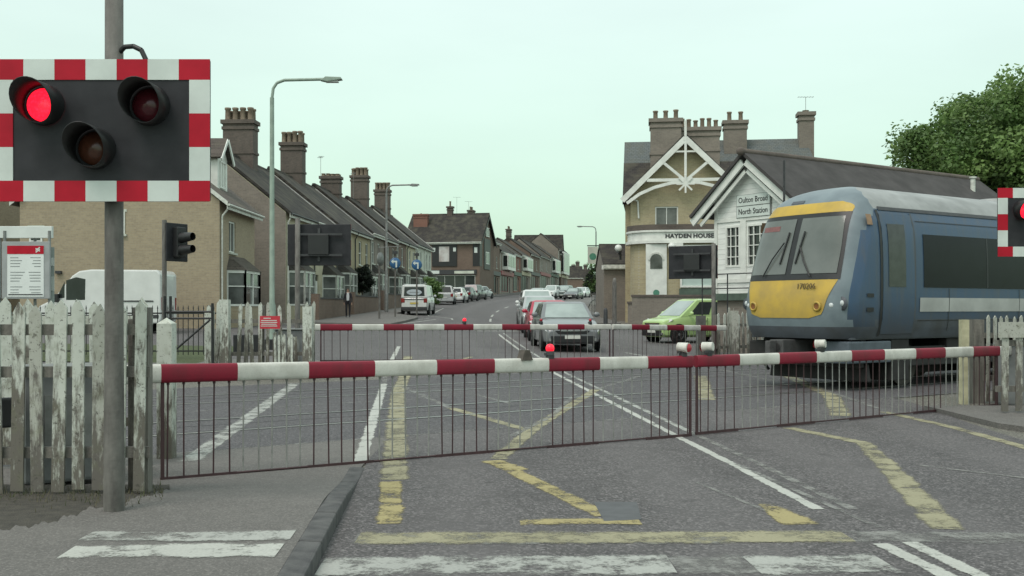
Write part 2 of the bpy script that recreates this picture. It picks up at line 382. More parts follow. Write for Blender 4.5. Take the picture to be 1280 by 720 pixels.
    def build(s, name, mats, parent=None, label=None, kind=None, weld=False, bevel=0.0):
        me = bpy.data.meshes.new(name); me.from_pydata(s.v, [], s.f)
        if not isinstance(mats, (list, tuple)): mats = [mats]
        for m in mats: me.materials.append(m)
        me.polygons.foreach_set('material_index', s.m); me.polygons.foreach_set('use_smooth', s.sm)
        if weld or bevel:
            bm = bmesh.new(); bm.from_mesh(me)
            bmesh.ops.remove_doubles(bm, verts=bm.verts, dist=1e-4)
            bmesh.ops.recalc_face_normals(bm, faces=bm.faces)
            if bevel:
                es = [e for e in bm.edges if len(e.link_faces) == 2 and e.calc_face_angle(0) > R(20)]
                bmesh.ops.bevel(bm, geom=es, offset=bevel, segments=2, profile=.6, affect='EDGES', clamp_overlap=True)
            bm.to_mesh(me); bm.free()
        me.update()
        o = bpy.data.objects.new(name, me); COL.objects.link(o)
        if parent: o.parent = parent
        if label: o['label'] = label
        if kind: o['kind'] = kind
        return o
def thing(name, label, cat, loc=(0, 0, 0), rz=0.0, group=None):
    o = bpy.data.objects.new(name, None); COL.objects.link(o); o.empty_display_size = .3
    o.location = loc; o.rotation_euler = (0, 0, rz); o['label'] = label; o['category'] = cat
    if group: o['group'] = group
    return o
def tag(o, label, cat, group=None):
    o['label'] = label; o['category'] = cat
    if group: o['group'] = group
    return o
def lettering(txt, size, parent, m, loc, rx=90, rz=0, bold=.0, spacing=1.0, name='lettering', depth=.004, width=None):
    cu = bpy.data.curves.new('lettering', 'FONT'); cu.body = txt; cu.size = size; cu.align_x = 'CENTER'; cu.align_y = 'CENTER'
    cu.extrude = depth; cu.offset = bold; cu.space_character = spacing; cu.resolution_u = 3
    tmp = bpy.data.objects.new('lettering', cu); COL.objects.link(tmp)
    bpy.context.view_layer.update()
    me = bpy.data.meshes.new_from_object(tmp.evaluated_get(bpy.context.evaluated_depsgraph_get()))
    bpy.data.objects.remove(tmp)
    if width:
        xs = [v.co.x for v in me.vertices]; k = width / (max(xs) - min(xs))
        for v in me.vertices: v.co.x *= k
    me.materials.clear(); me.materials.append(m)
    o = bpy.data.objects.new(name, me); COL.objects.link(o); o.parent = parent
    o.location = loc; o.rotation_euler = (R(rx), 0, R(rz)); return o
def dup(o, parent=None):
    c = o.copy(); COL.objects.link(c)
    if parent: c.parent = parent
    for ch in list(o.children): dup(ch, c)
    return c
# ================================================================== GROUND, ROAD, MARKINGS
def sheet(name, lf, rf, ys, m, dz, nx=12, zf=None, kind='structure', thick=0.0):
    b = MB(); vs = []
    for y in ys:
        l, r = lf(y), rf(y)
        for i in range(nx+1):
            x = l + (r-l)*i/nx
            vs.append((x, y, (zf(x, y) if zf else gz(x, y)) + dz))
    k = nx+1
    b.add(vs, [(j*k+i, j*k+i+1, (j+1)*k+i+1, (j+1)*k+i) for j in range(len(ys)-1) for i in range(nx)], 0)
    uvs = [(i/nx, j) for j in range(len(ys)) for i in range(nx+1)]
    if thick:
        for side in (0, nx):
            for j in range(len(ys)-1):
                p, q = vs[j*k+side], vs[(j+1)*k+side]
                b.quad((p[0], p[1], p[2]-thick), (q[0], q[1], q[2]-thick), q, p, 0)
        for j in (0, len(ys)-1):
            for i in range(nx):
                p, q = vs[j*k+i], vs[j*k+i+1]
                b.quad((p[0], p[1], p[2]-thick), (q[0], q[1], q[2]-thick), q, p, 0)
    o = b.build(name, m, kind=kind); uv = o.data.uv_layers.new(name='UVMap')
    for l in o.data.loops:
        if l.vertex_index < len(uvs): uv.data[l.index].uv = uvs[l.vertex_index]
    return o
def frange(a, b, st):
    n = max(1, int(round((b-a)/st))); return [a + (b-a)*i/n for i in range(n+1)]
Cc = curve([(-5, 2.6), (7.9, 2.36), (11.85, 2.05), (25.2, .97), (36, .05), (48.5, -.85), (60, -1.25), (72, -1.25), (85, -.8), (100, .3), (125, 2.6), (150, 6), (200, 14.5), (260, 25), (420, 56)])
Lc = curve([(-5, -.45), (6, -1.15), (9.8, -1.41), (11, -1.5), (25, -3.2), (40, -5.4), (50, -5.9), (55, -5.6), (62, -5.6), (66, -7.3), (70, -7.4), (100, -7.5), (112, -6.6), (125, -4.8), (150, -.6), (200, 8), (260, 18.5), (420, 49)])
Rc = curve([(-5, 6.2), (12, 6.0), (18, 6.6), (26, 6.2), (32, 4.7), (40, 3.5), (55, 2.9), (70, 2.9), (85, 3.3), (100, 4.4), (125, 6.7), (150, 10.1), (200, 18.6), (260, 29), (420, 60)])
ys = [-30, -10] + frange(-4, 60, 1) + frange(62, 160, 4) + frange(170, 420, 10)
gx = [-500, -250, -120, -60] + frange(-40, 40, 2) + [60, 120, 250, 500]
gy = [-40, -10] + frange(0, 60, 2) + frange(64, 200, 8) + [230, 270, 320, 400, 520, 700, 1000]
b = MB(); k = len(gx)
b.add([(x, y, gz(x, y) - .012) for y in gy for x in gx], [(j*k+i, j*k+i+1, (j+1)*k+i+1, (j+1)*k+i) for j in range(len(gy)-1) for i in range(k-1)])
b.build('ground', M_GROUND, kind='structure')
sheet('road', Lc, Rc, ys, M_ROAD, 0.0, 10)
sheet('side_road', lambda y: -34, lambda y: Lc(y) + .0, frange(25.5, 50, 1), M_ROAD, -.003, 24)
sheet('forecourt', lambda y: Rc(y) - .1, lambda y: 12 if y < 40 else 16, frange(28, 55, 1), M_ROAD, -.004, 14)
# decked crossing between the two barrier lines, laid along the rails
b = MB(); vs = []; es = frange(-6, 26, 1); qs = frange(11.2, 20.2, .75)
for e in es:
    for q in qs:
        x, y = TR(e, q); vs.append((x, y, gzq(q) + .0015))
k = len(qs)
b.add(vs, [(i*k+j, (i+1)*k+j, (i+1)*k+j+1, i*k+j+1) for i in range(len(es)-1) for j in range(k-1)])
b.build('crossing_deck', M_ROADX, kind='structure')
for q0, q1 in ((10.9, 19.6),):
    for e0, e1, nm in ((-70, -6, 0), (26, 90, 1)):
        b = MB(); vs = []; es = frange(e0, e1, 4)
        for e in es:
            for q in frange(q0, q1, 1.2):
                x, y = TR(e, q); vs.append((x, y, gzq(q) - .005))
        k = len(frange(q0, q1, 1.2))
        b.add(vs, [(i*k+j, (i+1)*k+j, (i+1)*k+j+1, i*k+j+1) for i in range(len(es)-1) for j in range(k-1)])
        b.build('ballast', M_BALLAST, kind='structure')
RAILQ = (12.88, 14.32, 16.88, 18.32)
for i, q in enumerate(RAILQ):
    r = MB(); r.box((0, 0, -.064), (160, .072, .14)); o = r.build('rail', M_RAIL, kind='structure')
    x, y = TR(15, q); o.location = (x, y, 0); o.rotation_euler = (0, 0, SK)
    for s in (-1, 1):
        g = MB(); g.box((0, 0, 0), (32, .075 if s*(1 if i % 2 == 0 else -1) > 0 else .03, .004))
        o = g.build('flangeway', M_GROOVE, kind='structure'); x, y = TR(10, q + s*.077); o.location = (x, y, .0015); o.rotation_euler = (0, 0, SK)
for q, wd in ((11.2, .05), (15.6, .05), (20.1, .06), (13.6, .025), (17.6, .025)):   # joints of the deck panels
    g = MB(); g.box((0, 0, 0), (32, wd, .003)); o = g.build('deck_joint', M_LFAINT if wd > .04 else M_GROOVE, kind='structure')
    x, y = TR(10, q); o.location = (x, y, .0016 + gzq(q)); o.rotation_euler = (0, 0, SK)

MZ = [0.0032]
def marking(pts, width, m, wid2=None, z0=0.0):
    """a painted line: ribbon through ground points"""
    MZ[0] += .00002
    P = []
    for a, c in zip(pts[:-1], pts[1:]):
        n = max(1, int(math.dist(a, c) / .8))
        for i in range(n): P.append((a[0] + (c[0]-a[0])*i/n, a[1] + (c[1]-a[1])*i/n))
    P.append(pts[-1]); vs = []
    for i, p in enumerate(P):
        a, c = P[max(i-1, 0)], P[min(i+1, len(P)-1)]
        dx, dy = c[0]-a[0], c[1]-a[1]; l = math.hypot(dx, dy) or 1
        wv = width if wid2 is None else width + (wid2-width)*i/max(1, len(P)-1)
        nx_, ny_ = -dy/l*wv*.58, dx/l*wv*.58
        for s in (1, -1):
            x, y = p[0]+s*nx_, p[1]+s*ny_; vs.append((x, y, gz(x, y) + MZ[0] + z0))
    b = MB(); b.add(vs, [(2*i, 2*i+1, 2*i+3, 2*i+2) for i in range(len(P)-1)])
    o = b.build('road_marking', m, kind='structure')
    uv = o.data.uv_layers.new(name='UVMap')
    for l in o.data.loops: uv.data[l.index].uv = (1.0 if l.vertex_index % 2 else -1.0, 0)
    return o
def patchm(px, m, z0=0.0, name='road_marking'):
    MZ[0] += .00002
    z = MZ[0] + z0
    b = MB(); vs = [(*G(x, y, z0), z) for x, y in px]; b.add(vs, [tuple(range(len(vs)))])
    return b.build(name, m, kind='structure')
# double white line down the middle
off = lambda f, d: (lambda y: f(y) + d)
def along(f, y0, y1, st=2.0): return [(f(y), y) for y in frange(y0, y1, st)]
marking(along(Cc, 8.0, 12.2), .10, M_LWHITE); marking(along(Cc, 12.2, 44), .10, M_LWHITE)
marking(along(off(Cc, .27), 8.0, 13), .10, M_LFAINT); marking(along(off(Cc, .27), 13, 45), .10, M_LWHITE2)
for y0 in (49, 58, 66, 76, 88, 100, 114): marking(along(Cc, y0, y0+4.5), .13, M_LWHITE)
marking([(-1.6, 46.6), (.4, 47.2)], .3, M_LWHITE)
marking(along(off(Lc, 2.0), 60, 84), .11, M_LWHITE); marking([(-5.6, 53.5), (-4.4, 60)], .12, M_LWHITE); marking([(-6.2, 53.5), (-4.9, 62)], .12, M_LWHITE2)
marking([(3.6, 33), (5.2, 28)], .12, M_LWHITE2); marking([(4.2, 27.2), (6.0, 26.8)], .12, M_LFAINT); marking([(3.2, 40), (4.4, 33.5), (6.5, 31.5)], .1, M_LFAINT)
# left edge line and the yellow box beside it
marking([G(450, 577), G(480, 480)], .14, M_LWHITE); marking([(-2.6, 21.2), (-3.05, 25)], .13, M_LFAINT); marking([(-3.1, 26), (-3.75, 34.5)], .13, M_LWHITE)
marking([G(493, 600), G(497, 492)], .27, M_LYEL2); marking([G(497, 492), (-2.35, 22.5), (-3.0, 30)], .27, M_LYEL2); marking([G(488, 655), G(489, 602)], .20, M_LYEL, z0=.0)
marking([(-3.2, 30.3), (-1.6, 30.0)], .14, M_LFAINT)
# diagonals of the box
marking([G(236, 577), G(368, 480)], .24, M_LWHITE2)
marking([G(622, 574), G(668, 535), G(745, 487)], .19, M_LYEL2); marking([G(618, 578), G(757, 645)], .19, M_LYEL); marking([G(563, 510), G(660, 538)], .17, M_LYEL2); marking([G(505, 484), G(563, 510)], .14, M_LFAINT); marking([G(640, 505), G(590, 492), G(520, 497)], .10, M_LFAINT); marking([G(745, 487), G(800, 470)], .14, M_LFAINT)
marking([G(650, 653), G(800, 652)], .22, M_LYEL); marking([G(500, 470), G(590, 452)], .14, M_LYEL2)
marking([G(614, 576), G(648, 588)], .24, M_LYEL)
marking([G(876, 470), G(884, 500)], .3, M_LYEL2); marking([G(720, 492), G(690, 520), G(640, 545)], .10, M_LFAINT)
marking([G(985, 535), G(1080, 554), G(1130, 604), G(1185, 662)], .2, M_LYEL2, .26)
marking([G(1050, 520), G(1040, 495), G(985, 470)], .30, M_LYEL2)
marking([G(1105, 515), G(1190, 534), G(1290, 562)], .17, M_LYEL2); marking([G(985, 472), G(1105, 513)], .12, M_LFAINT); marking([G(900, 462), G(985, 480)], .12, M_LFAINT)
marking([G(1150, 582), G(1300, 600)], .07, M_LFAINT); marking([G(920, 580), G(1100, 660)], .07, M_LFAINT); marking([G(870, 603), G(960, 640)], .05, M_LFAINT)
marking([G(958, 630), G(1002, 656)], .16, M_LYEL, .3)
# stop lines at the bottom
marking([G(443, 674), G(830, 673), G(1000, 671), G(1100, 671), G(1290, 673)], .38, M_LFAINT)
marking([G(447, 673), G(830, 672), G(1060, 671)], .36, M_LYEL2)
marking([G(400, 708), G(640, 706), G(840, 706)], .50, M_LWHITE2); marking([G(842, 707), G(960, 706)], .48, M_LFAINT); marking([G(940, 707), G(1110, 705)], .48, M_LWHITE2)
marking([G(1100, 680), G(1250, 752)], .12, M_LWHITE); marking([G(1137, 678), G(1300, 756)], .12, M_LWHITE)
# square patch of newer tarmac
patchm([(742, 628), (796, 628), (802, 650), (755, 652)], mat('new_tarmac', (.10, .105, .11), .85, .2, 8))

# near pavement on the left, ramping down to the crossing, with its kerb
KX = lambda y: -1.15 - .068*(y-6)                     # face of the kerb
def zp(x, y): return .1 if y < 8.0 else max(.0008, .1 - (y-8.0)*.0765)
sheet('pavement', lambda y: -14, lambda y: KX(y)-.148, [-6, 0, 3] + frange(4, 9.4, .3), M_PAVE, 0, 24, zp, thick=.12)
sheet('pavement', lambda y: -14, lambda y: -1.47, frange(9.4, 15.4, .5), M_PAVE, .0, 24, lambda x, y: .0008)
for i in range(9):
    y0 = 1.9 + i*.915; k = MB(); z1 = zp(0, y0), zp(0, y0+.9)
    x0, x1 = KX(y0)-.15, KX(y0); xa, xb2 = KX(y0+.905)-.15, KX(y0+.905)
    vs = [(x0, y0, -.1), (x1, y0, -.1), (xb2, y0+.905, -.1), (xa, y0+.905, -.1), (x0, y0, z1[0]+.006), (x1, y0, z1[0]), (xb2, y0+.905, z1[1]), (xa, y0+.905, z1[1]+.006)]
    k.add(vs, [(3,2,1,0),(4,5,6,7),(0,1,5,4),(1,2,6,5),(2,3,7,6),(3,0,4,7)])
    k.build('kerb', M_KERB, kind='structure', bevel=.02)
marking([G(106, 671, .1), G(250, 671, .1), G(366, 669.5, .1)], .30, M_LWHITE2, z0=.1); marking([G(82, 691, .1), G(220, 689, .1), G(350, 687.5, .1)], .34, M_LWHITE, z0=.1)
def soil():
    b = MB(); edge = curve([(-60, 669), (0, 663), (40, 659), (75, 650), (110, 638), (140, 631), (170, 622), (195, 613), (215, 604)])
    cols = frange(-60, 212, 4); vs = []; nt_ = 14
    for px_ in cols:
        yb = edge(px_) + 2.2*math.sin(px_*.21) + 1.5*math.sin(px_*.53+1) + random.uniform(-.8, .8)
        for k in range(nt_+1):
            py_ = 599 + (yb-599)*k/nt_; x, y = G(px_, py_, .1)
            f = k/nt_; h = .016*(1-f)**.5*(1 if k < nt_ else 0) + .004*math.sin(x*31)*math.sin(y*37)*(1-f) - (.003 if k == nt_ else 0)
            vs.append((x, y, max(zp(x, y), .1 if y < 8 else 0) + h))
    n = nt_+1
    b.add(vs, [(i*n+k, i*n+k+1, (i+1)*n+k+1, (i+1)*n+k) for i in range(len(cols)-1) for k in range(nt_)], 0, True)
    b.build('soil', mat('dirt', (.085, .078, .064), .95, .0, 11, col2=(.05, .047, .04), bmp=.9), kind='structure')
    w_ = MB(); rnd = random.Random(5)                        # weeds and dead grass along the fence foot
    for i in range(700):
        px_ = rnd.uniform(-20, 205); py_ = rnd.gauss(620 - max(0, px_-120)*.12, 7)
        x, y = G(px_, py_, .1); z = .1 if y < 8 else zp(x, y); h = rnd.uniform(.015, .07); a = rnd.uniform(0, 6.28); l = rnd.uniform(.0, .04)
        w_.add([(x-.004*math.cos(a), y-.004*math.sin(a), z), (x+.004*math.cos(a), y+.004*math.sin(a), z), (x+l*math.sin(a), y+l*math.cos(a), z+h)], [(0, 1, 2)], rnd.choice((0, 0, 1)))
    w_.build('weeds', [mat('dry_weed', (.13, .12, .07), .9, .3, 30), mat('green_weed', (.07, .09, .035), .9, .3, 30)], kind='stuff')
soil()
# right-hand pavement by the fence and the far pavements
sheet('pavement', lambda y: 6.5 if y < 13 else 6.3, lambda y: 22, frange(8, 15.9, .6), M_PAVE, 0, 12, lambda x, y: .06, thick=.1)
pl = lambda y: Lc(y) - .02
sheet('pavement', lambda y: Lc(y) - 4.6, pl, frange(50.5, 132, 2), M_PAVE, .11, 4, thick=.14)
sheet('pavement', lambda y: Lc(y) - 3.2, pl, frange(134, 300, 6), M_PAVE, .11, 4, thick=.14)
sheet('pavement', lambda y: Rc(y) + .02, lambda y: Rc(y) + 3.0, frange(56, 300, 4), M_PAVE, .11, 4, thick=.14)
sheet('pavement', lambda y: -9.6, lambda y: Lc(y) - .7, frange(24.2, 27.6, .5), M_PAVE, .02, 6)
sheet('grass_verge', lambda y: -20, lambda y: -7.9, frange(26, 33, 1), mat('mown_grass', (.065, .085, .03), .9, .4, 9, bmp=.5), .02, 6)
marking([(-8.6, 50.4), (-6.9, 50.4)], .3, M_LWHITE2, z0=.05)

# ================================================================== LEVEL CROSSING EQUIPMENT
def wigwag(loc, rz, bx, bz, ptop, lit, label, group='flashing light signals at the crossing', pr=.065, detail=True, z0=0.0):
    t = thing('crossing_signal', label, 'crossing lights', loc, rz, group)
    p = MB(); p.lathe([(pr*1.12, -.05), (pr*1.1, .4), (pr, 1.2), (pr*.96, ptop), (0.0, ptop+.01)], n=14); p.build('pole', M_POLE, t)
    Wd, H, bw = 1.53, 1.0, .145
    c = MB(); c.box((bx, -pr-.05, bz), (Wd, .03, H)); c.build('backboard', M_BOARD, t, bevel=.02)
    s = MB(); y = -pr-.068
    n = 7; sw = Wd/n
    for zz in (bz+H/2-bw/2, bz-H/2+bw/2):
        for i in range(n): s.box((bx-Wd/2+sw*(i+.5), y, zz), (sw-.0005, .008, bw), 0 if i % 2 == 0 else 1)
    hh = (H-2*bw)/3.0
    for xx in (bx-Wd/2+bw/2, bx+Wd/2-bw/2):
        for i in range(3): s.box((xx, y, bz-H/2+bw+hh*(i+.5)), (bw, .008, hh-.0005), 1 if i % 2 == 0 else 0)
    s.build('striped_border', [M_SIGNRED, M_SIGNWHITE], t)
    k = MB(); k.box((bx, -pr-.015, bz), (.06, .04, H*.8)); k.box((bx, -pr*.3, bz+.25), (Wd*.75, .05, .05)); k.box((bx, -pr*.3, bz-.25), (Wd*.75, .05, .05))
    k.build('bracket', M_DARK, t)
    hb = MB(); hb.box((bx, -pr+.03, bz), (.5, .13, .5)); hb.build('lamp_housing', M_BLACK, t, bevel=.02)
    for dx, dz, kind in ((-.40, .175, 'red'), (.34, .175, 'red'), (-.04, -.13, 'amber')):
        L = MB(); cx, cz = bx+dx, bz+dz; yf = -pr-.07
        n2 = 26; ro = .145; vs = []
        for i in range(n2):                       # a long cowl, cut away at the bottom
            a = 2*math.pi*i/n2; ln = .10 + .20*(.5+.5*math.sin(a))**.8
            for rr in (ro, ro*.96):
                vs.append((cx+rr*math.cos(a), yf, cz+rr*math.sin(a))); vs.append((cx+rr*.97*math.cos(a), yf-ln, cz+rr*.97*math.sin(a)))
        fs = []
        for i in range(n2):
            o, q = 4*i, 4*((i+1) % n2)
            fs += [(o, q, q+1, o+1), (o+3, q+3, q+2, o+2), (o+1, q+1, q+3, o+3)]
        L.add(vs, fs, 0, True)
        h = L.build('hood', M_BLACK, t)
        e = MB(); e.lathe([(0, -.052), (.05, -.046), (.09, -.030), (.118, 0.0)], (cx, yf-.012, cz), 24, 0, 'Y')
        m = M_LENSRED if (kind == 'red' and ((dx < 0) == (lit == 'left'))) else (M_DEADRED if kind == 'red' else M_DEADAMB)
        e.build('lens', m, h, 'lit red lens' if m is M_LENSRED else ('unlit red lens' if kind == 'red' else 'unlit amber lens'))
    return t
t = wigwag((-2.85, 7.45, .1), 0, -.04, 2.70, 4.6, 'left', 'large crossing signal at upper left on a worn pole, its left red lamp lit')
c = MB(); c.path([(.05, -.02, 3.28), (.09, -.04, 3.31), (.16, -.06, 3.31), (.22, -.07, 3.28), (.26, -.08, 3.2)], .018); c.build('cable', M_BLACK, t)
wigwag((8.55, 15.3, 0), 0, -.70, 2.80, 3.5, 'left', 'crossing signal at the right edge in front of the train, its red lamp lit')
wigwag((XA(372, 25.0), 25.0, gz(-5.1, 25)), R(180), -.50, 2.99, 3.62, 'none', 'black back of the far crossing signal behind the broken white picket fence')
wigwag((XA(892, 31), 31.0, gz(6, 31)), R(180-28), .68, 2.88, 3.42, 'none', 'black back of the far crossing signal in front of the white weatherboarded station')

def barrier(p0, p1, zt0, zt1, h0, h1, label, stripes, lamps, bottom, rows=5, first=0, tail=0.0, bracket=None, pivot=None):
    """boom from p0 (pivot) to p1 (tip); beam depth h0 -> h1; skirt hangs nearly to the road"""
    L = math.dist(p0, p1); rz = math.atan2(p1[1]-p0[1], p1[0]-p0[0])
    t = thing('crossing_barrier', label, 'barrier', (p0[0], p0[1], 0), rz, 'lowered barriers of the level crossing')
    zt = lambda x: zt0 + (zt1-zt0)*x/L
    hh = lambda x: h0 + (h1-h0)*x/L
    zb = lambda x: bottom[0] + (bottom[1]-bottom[0])*x/L
    b = MB(); edges = [L*i/stripes for i in range(stripes+1)]
    def ring(x):
        h = hh(x); w_ = h*.55; z = zt(x)-h/2; pts = []
        for i in range(16):
            a = 2*math.pi*i/16; ca, sa = math.cos(a), math.sin(a)
            pts.append((x, w_/2*math.copysign(abs(ca)**.5, ca), z + h/2*math.copysign(abs(sa)**.6, sa)))
        return pts
    for i in range(stripes):
        A, B = ring(edges[i]), ring(edges[i+1])
        b.add(A+B, [(k, (k+1) % 16, 16+(k+1) % 16, 16+k) for k in range(16)], (i+first) % 2, True)
    b.add(ring(0), [tuple(range(16))], first % 2); b.add(ring(L), [tuple(reversed(range(16)))], (stripes-1+first) % 2)
    if tail:
        A = [(x-tail if x == 0 else x, y, z) for x, y, z in ring(0)]
        b.add(A+ring(0), [(k, (k+1) % 16, 16+(k+1) % 16, 16+k) for k in range(16)], 1, True); b.add(A, [tuple(range(16))], 1)
    b.build('boom', [M_RED, M_BWHITE], t)
    pitch = L/stripes/rows
    for i in range(stripes*rows):
        x = pitch*(i+.5); z1 = zt(x)-hh(x)*.93; z0 = zb(x); dx = random.uniform(-.012, .012)
        r = MB(); r.tube((x, 0, z1), (x+dx, 0, z0), .0075, None, 6, 0, False)
        r.tube((x, 0, z1+.015), (x, 0, z1-.03), .013, None, 6, 0, False)
        r.build('hanging_rod', M_RODS[((i//rows)+first) % 2], t)
    r = MB(); r.tube((0, 0, zb(0)), (L, 0, zb(L)), .011, None, 8)
    for i in range(stripes):
        if (i+first) % 2 == 0:
            x0, x1 = edges[i], edges[i+1]; r.box(((x0+x1)/2, 0, zb((x0+x1)/2)-.004), (x1-x0, .022, .034), 0, ry=-math.atan2(zb(L)-zb(0), L))
    r.build('bottom_rail', M_RODS[0], t)
    for x in (0.02, L-.02):
        r = MB(); r.box((x, 0, (zt(x)-hh(x)+zb(x))/2), (.03, .02, zt(x)-hh(x)-zb(x)+.03)); r.build('end_stile', M_RODS[0], t)
    for x, kind in lamps:
        z = zt(x)
        l = MB(); l.box((x, 0, z+.02), (.07, .07, .06)); l.box((x, .02, z+.04), (.10, .05, .03)); st = l.build('lamp_bracket', M_DARK, t)
        hd = MB()
        if kind == 'box':
            hd.tube((x-.035, .05, z+.105), (x+.02, -.07, z+.095), .054, .062, 16); hd.build('lamp_casing', M_BWHITE, st)
            n = MB(); n.lathe([(0, -.018), (.03, -.014), (.052, 0)], (x+.021, -.074, z+.095), 16, 0, 'Y'); n.build('lens', mat('red_boom_lens', (.42, .03, .045), .3, .3, 20), st)
        else:
            hd.ball((x, 0, z+.105), .05 if kind == 'ball' else .042, 12); hd.build('lens', glow('lit_boom_lamp', (1.0, .012, .035), 1.3) if kind == 'ball' else mat('red_boom_lens', (.42, .03, .045), .3, .3, 20), st)
            n = MB(); n.tube((x, 0, z+.03), (x, 0, z+.075), .05, .045, 12); n.build('lamp_base', M_DARK, st)
    for x in (bracket or []):
        z = zt(x)
        l = MB(); l.prism([(x-.07, z-.02), (x+.07, z-.02), (x+.03, z+.09), (x-.03, z+.09)], -.06, .06, 'Y'); l.build('boom_clip', mat('rusty_clip', (.10, .085, .07), .8, .4, 12), t)
    return t
M_RODS = [mat('dark_red_rod', (.062, .028, .031), .55, .4, 9), mat('grey_white_rod', (.30, .305, .285), .55, .4, 9)]
a0, a1, a2 = (-3.17, 9.37), (2.17, 12.58), (7.66, 16.4)
m1 = (a1[0]+.06, a1[1]+.05)
barrier(a0, a1, 1.045, .975, .172, .145, 'near left lowered barrier arm, the closest one, with a glowing red lamp', 9,
        [(4.19, 'ball'), (6.10, 'box')], (-.02+.03, .02), tail=.95, bracket=[3.86])
barrier(a2, m1, .955, .975, .16, .145, 'near right lowered barrier arm in front of the blue train', 9,
        [(4.28, 'box'), (6.40, 'box')], (.03, .03), tail=.35)
f0, f1, f2 = (-4.56, 24.7), (XA(763, 27.5), 27.5), (5.86, 29.9)
barrier(f0, f1, 1.17, 1.12, .16, .14, 'far left lowered barrier arm in front of the dark car, beyond the rails', 10,
        [(3.62, 'ball'), (5.7, 'dull'), (7.1, 'dull')], (.3, .22), rows=4, first=0, tail=.4)
barrier(f2, (f1[0]+.06, f1[1]+.05), 1.05, 1.12, .16, .14, 'far right lowered barrier arm in front of the lime green car', 6, [], (.18, .22), rows=4, first=0, tail=.4)

def machine(loc, rz, label):
    t = thing('barrier_machine', label, 'barrier machine', loc, rz, 'barrier operating machines')
    b = MB(); b.bx(-.35, .35, -.28, .28, .0, .95); b.build('cabinet', mat('machine_grey', (.20, .21, .21), .5, .35, 4), t, bevel=.03)
    b = MB(); b.bx(-.38, .38, -.31, .31, .955, .99); b.build('lid', M_GREY, t, bevel=.01)
    b = MB(); b.bx(-.85, -.36, -.35, -.30, .5, .75); b.bx(-1.3, -.7, -.36, -.305, .42, .86); b.build('counterweight', M_DARK, t, bevel=.02)
    b = MB(); b.bx(-.2, .2, -.30, -.282, .25, .75); b.build('door', M_GREY, t)
    return t
machine((-3.95, 9.15, .06), SK, 'grey barrier machine box behind the white picket fence at left')
machine((8.25, 16.75, 0), SK+math.pi, 'grey barrier machine box behind the pickets at the right edge')
machine((-5.25, 24.6, gz(-5.2, 24.6)), R(15), 'grey barrier machine box by the far picket fence, left of the road')

# ------------------------------------------------------------------ picket fences
def fence(p0, p1, n, H, wd, label, m, z0=0.0, rails=(.25, .8, 1.3), post=None, lean=.03, hvar=.03, broken=(), railm=None, group='white picket fences at the crossing', top=None, thick=.022):
    L = math.dist(p0, p1); rz = math.atan2(p1[1]-p0[1], p1[0]-p0[0])
    t = thing('picket_fence', label, 'fence', (p0[0], p0[1], z0), rz, group)
    for i in range(n):
        x = L*(i+.5)/n; h = H + random.uniform(-hvar, hvar); zb = random.uniform(.0, .04)
        if i in broken: zb, h = (.0, H*random.uniform(.5, .62)) if random.random() < .5 else (H*.02, H*.55)
        w2 = wd/2*random.uniform(.9, 1.08); a = random.uniform(-lean, lean)
        b = MB(); pt = wd*random.uniform(.6, .9)
        poly = [(-w2, zb), (w2, zb), (w2*random.uniform(.9, 1), h-pt), (random.uniform(-.15, .15)*w2, h), (-w2*random.uniform(.9, 1), h-pt)]
        if i in broken: poly = [(-w2, zb), (w2, zb), (w2, h-pt*.3), (w2*.3, h), (-w2*.2, h-pt*.5), (-w2, h-pt*.1)]
        ca, sa = math.cos(a), math.sin(a)
        poly = [(x + u*ca + v*sa, -u*sa + v*ca) for u, v in poly]
        y = random.uniform(-.006, .006)
        b.prism(poly, y-thick, y, 'Y'); b.build('picket', m[i % len(m)] if isinstance(m, list) else m, t)
    for z in rails:
        b = MB(); b.box((L/2, .035, z), (L, .05, .085)); b.build('rail', railm or M_OLDWOOD, t)
    if post:
        for x in post:
            b = MB(); b.bx(x-.06, x+.06, .07, .19, -.1, H*.97); b.build('post', M_OLDWOOD, t)
    if top:
        b = MB(); b.bx(0, L, -.03-thick, -.001-thick, top[0], top[1]); b.build('top_board', M_PICKET2, t)
    return t
PK = [M_PICKET, M_PICKET, M_PICKET2]
fence((-4.55, 8.08), (-2.84, 8.14), 11, 1.50, .095, 'flaking white picket fence at lower left behind the signal pole', PK, .1, (.32, .95, 1.28), (.3, 1.62), .02)
fence((-6.2, 9.9), (-3.55, 10.25), 13, 1.60, .11, 'second white picket fence behind the front one, around the barrier machine at left', M_PICKET, .03, (.4, 1.4), None, .02, railm=M_PICKET)
fence((-6.72, 22.75), (-4.35, 22.95), 15, 1.62, .085, 'broken white picket fence with a red notice, beyond the rails left of the road', PK, gz(-5.5, 22.8), (.5, 1.22), (.1, 1.2, 2.3), .04, .05, broken=(9, 12))
fence((-5.15, 22.55), (-4.75, 22.6), 6, .95, .05, 'short row of low broken pale pickets under the far signal pole', M_PICKET, gz(-5, 22.6), (.45,), None, .05, .06)
fence((6.88, 14.75), (9.2, 15.0), 11, 1.30, .10, 'grey white picket fence in front of the train at the right edge', M_PICKET2, .05, (.35, 1.0), None, .02, .02, top=(1.08, 1.30))
fence((7.72, 17.0), (8.5, 17.3), 6, 1.42, .06, 'grey slatted fence panel beside the cream post, behind the near right barrier', M_PICKET2, 0, (.4, 1.1), None, .02, .02)
fence((6.0, 30.5), (8.2, 32.0), 13, 1.35, .09, 'grey white picket fence between the lime green car and the train', PK, gz(6.5, 31), (.35, 1.0), (.1, 1.6), .05, .08, broken=(3,))
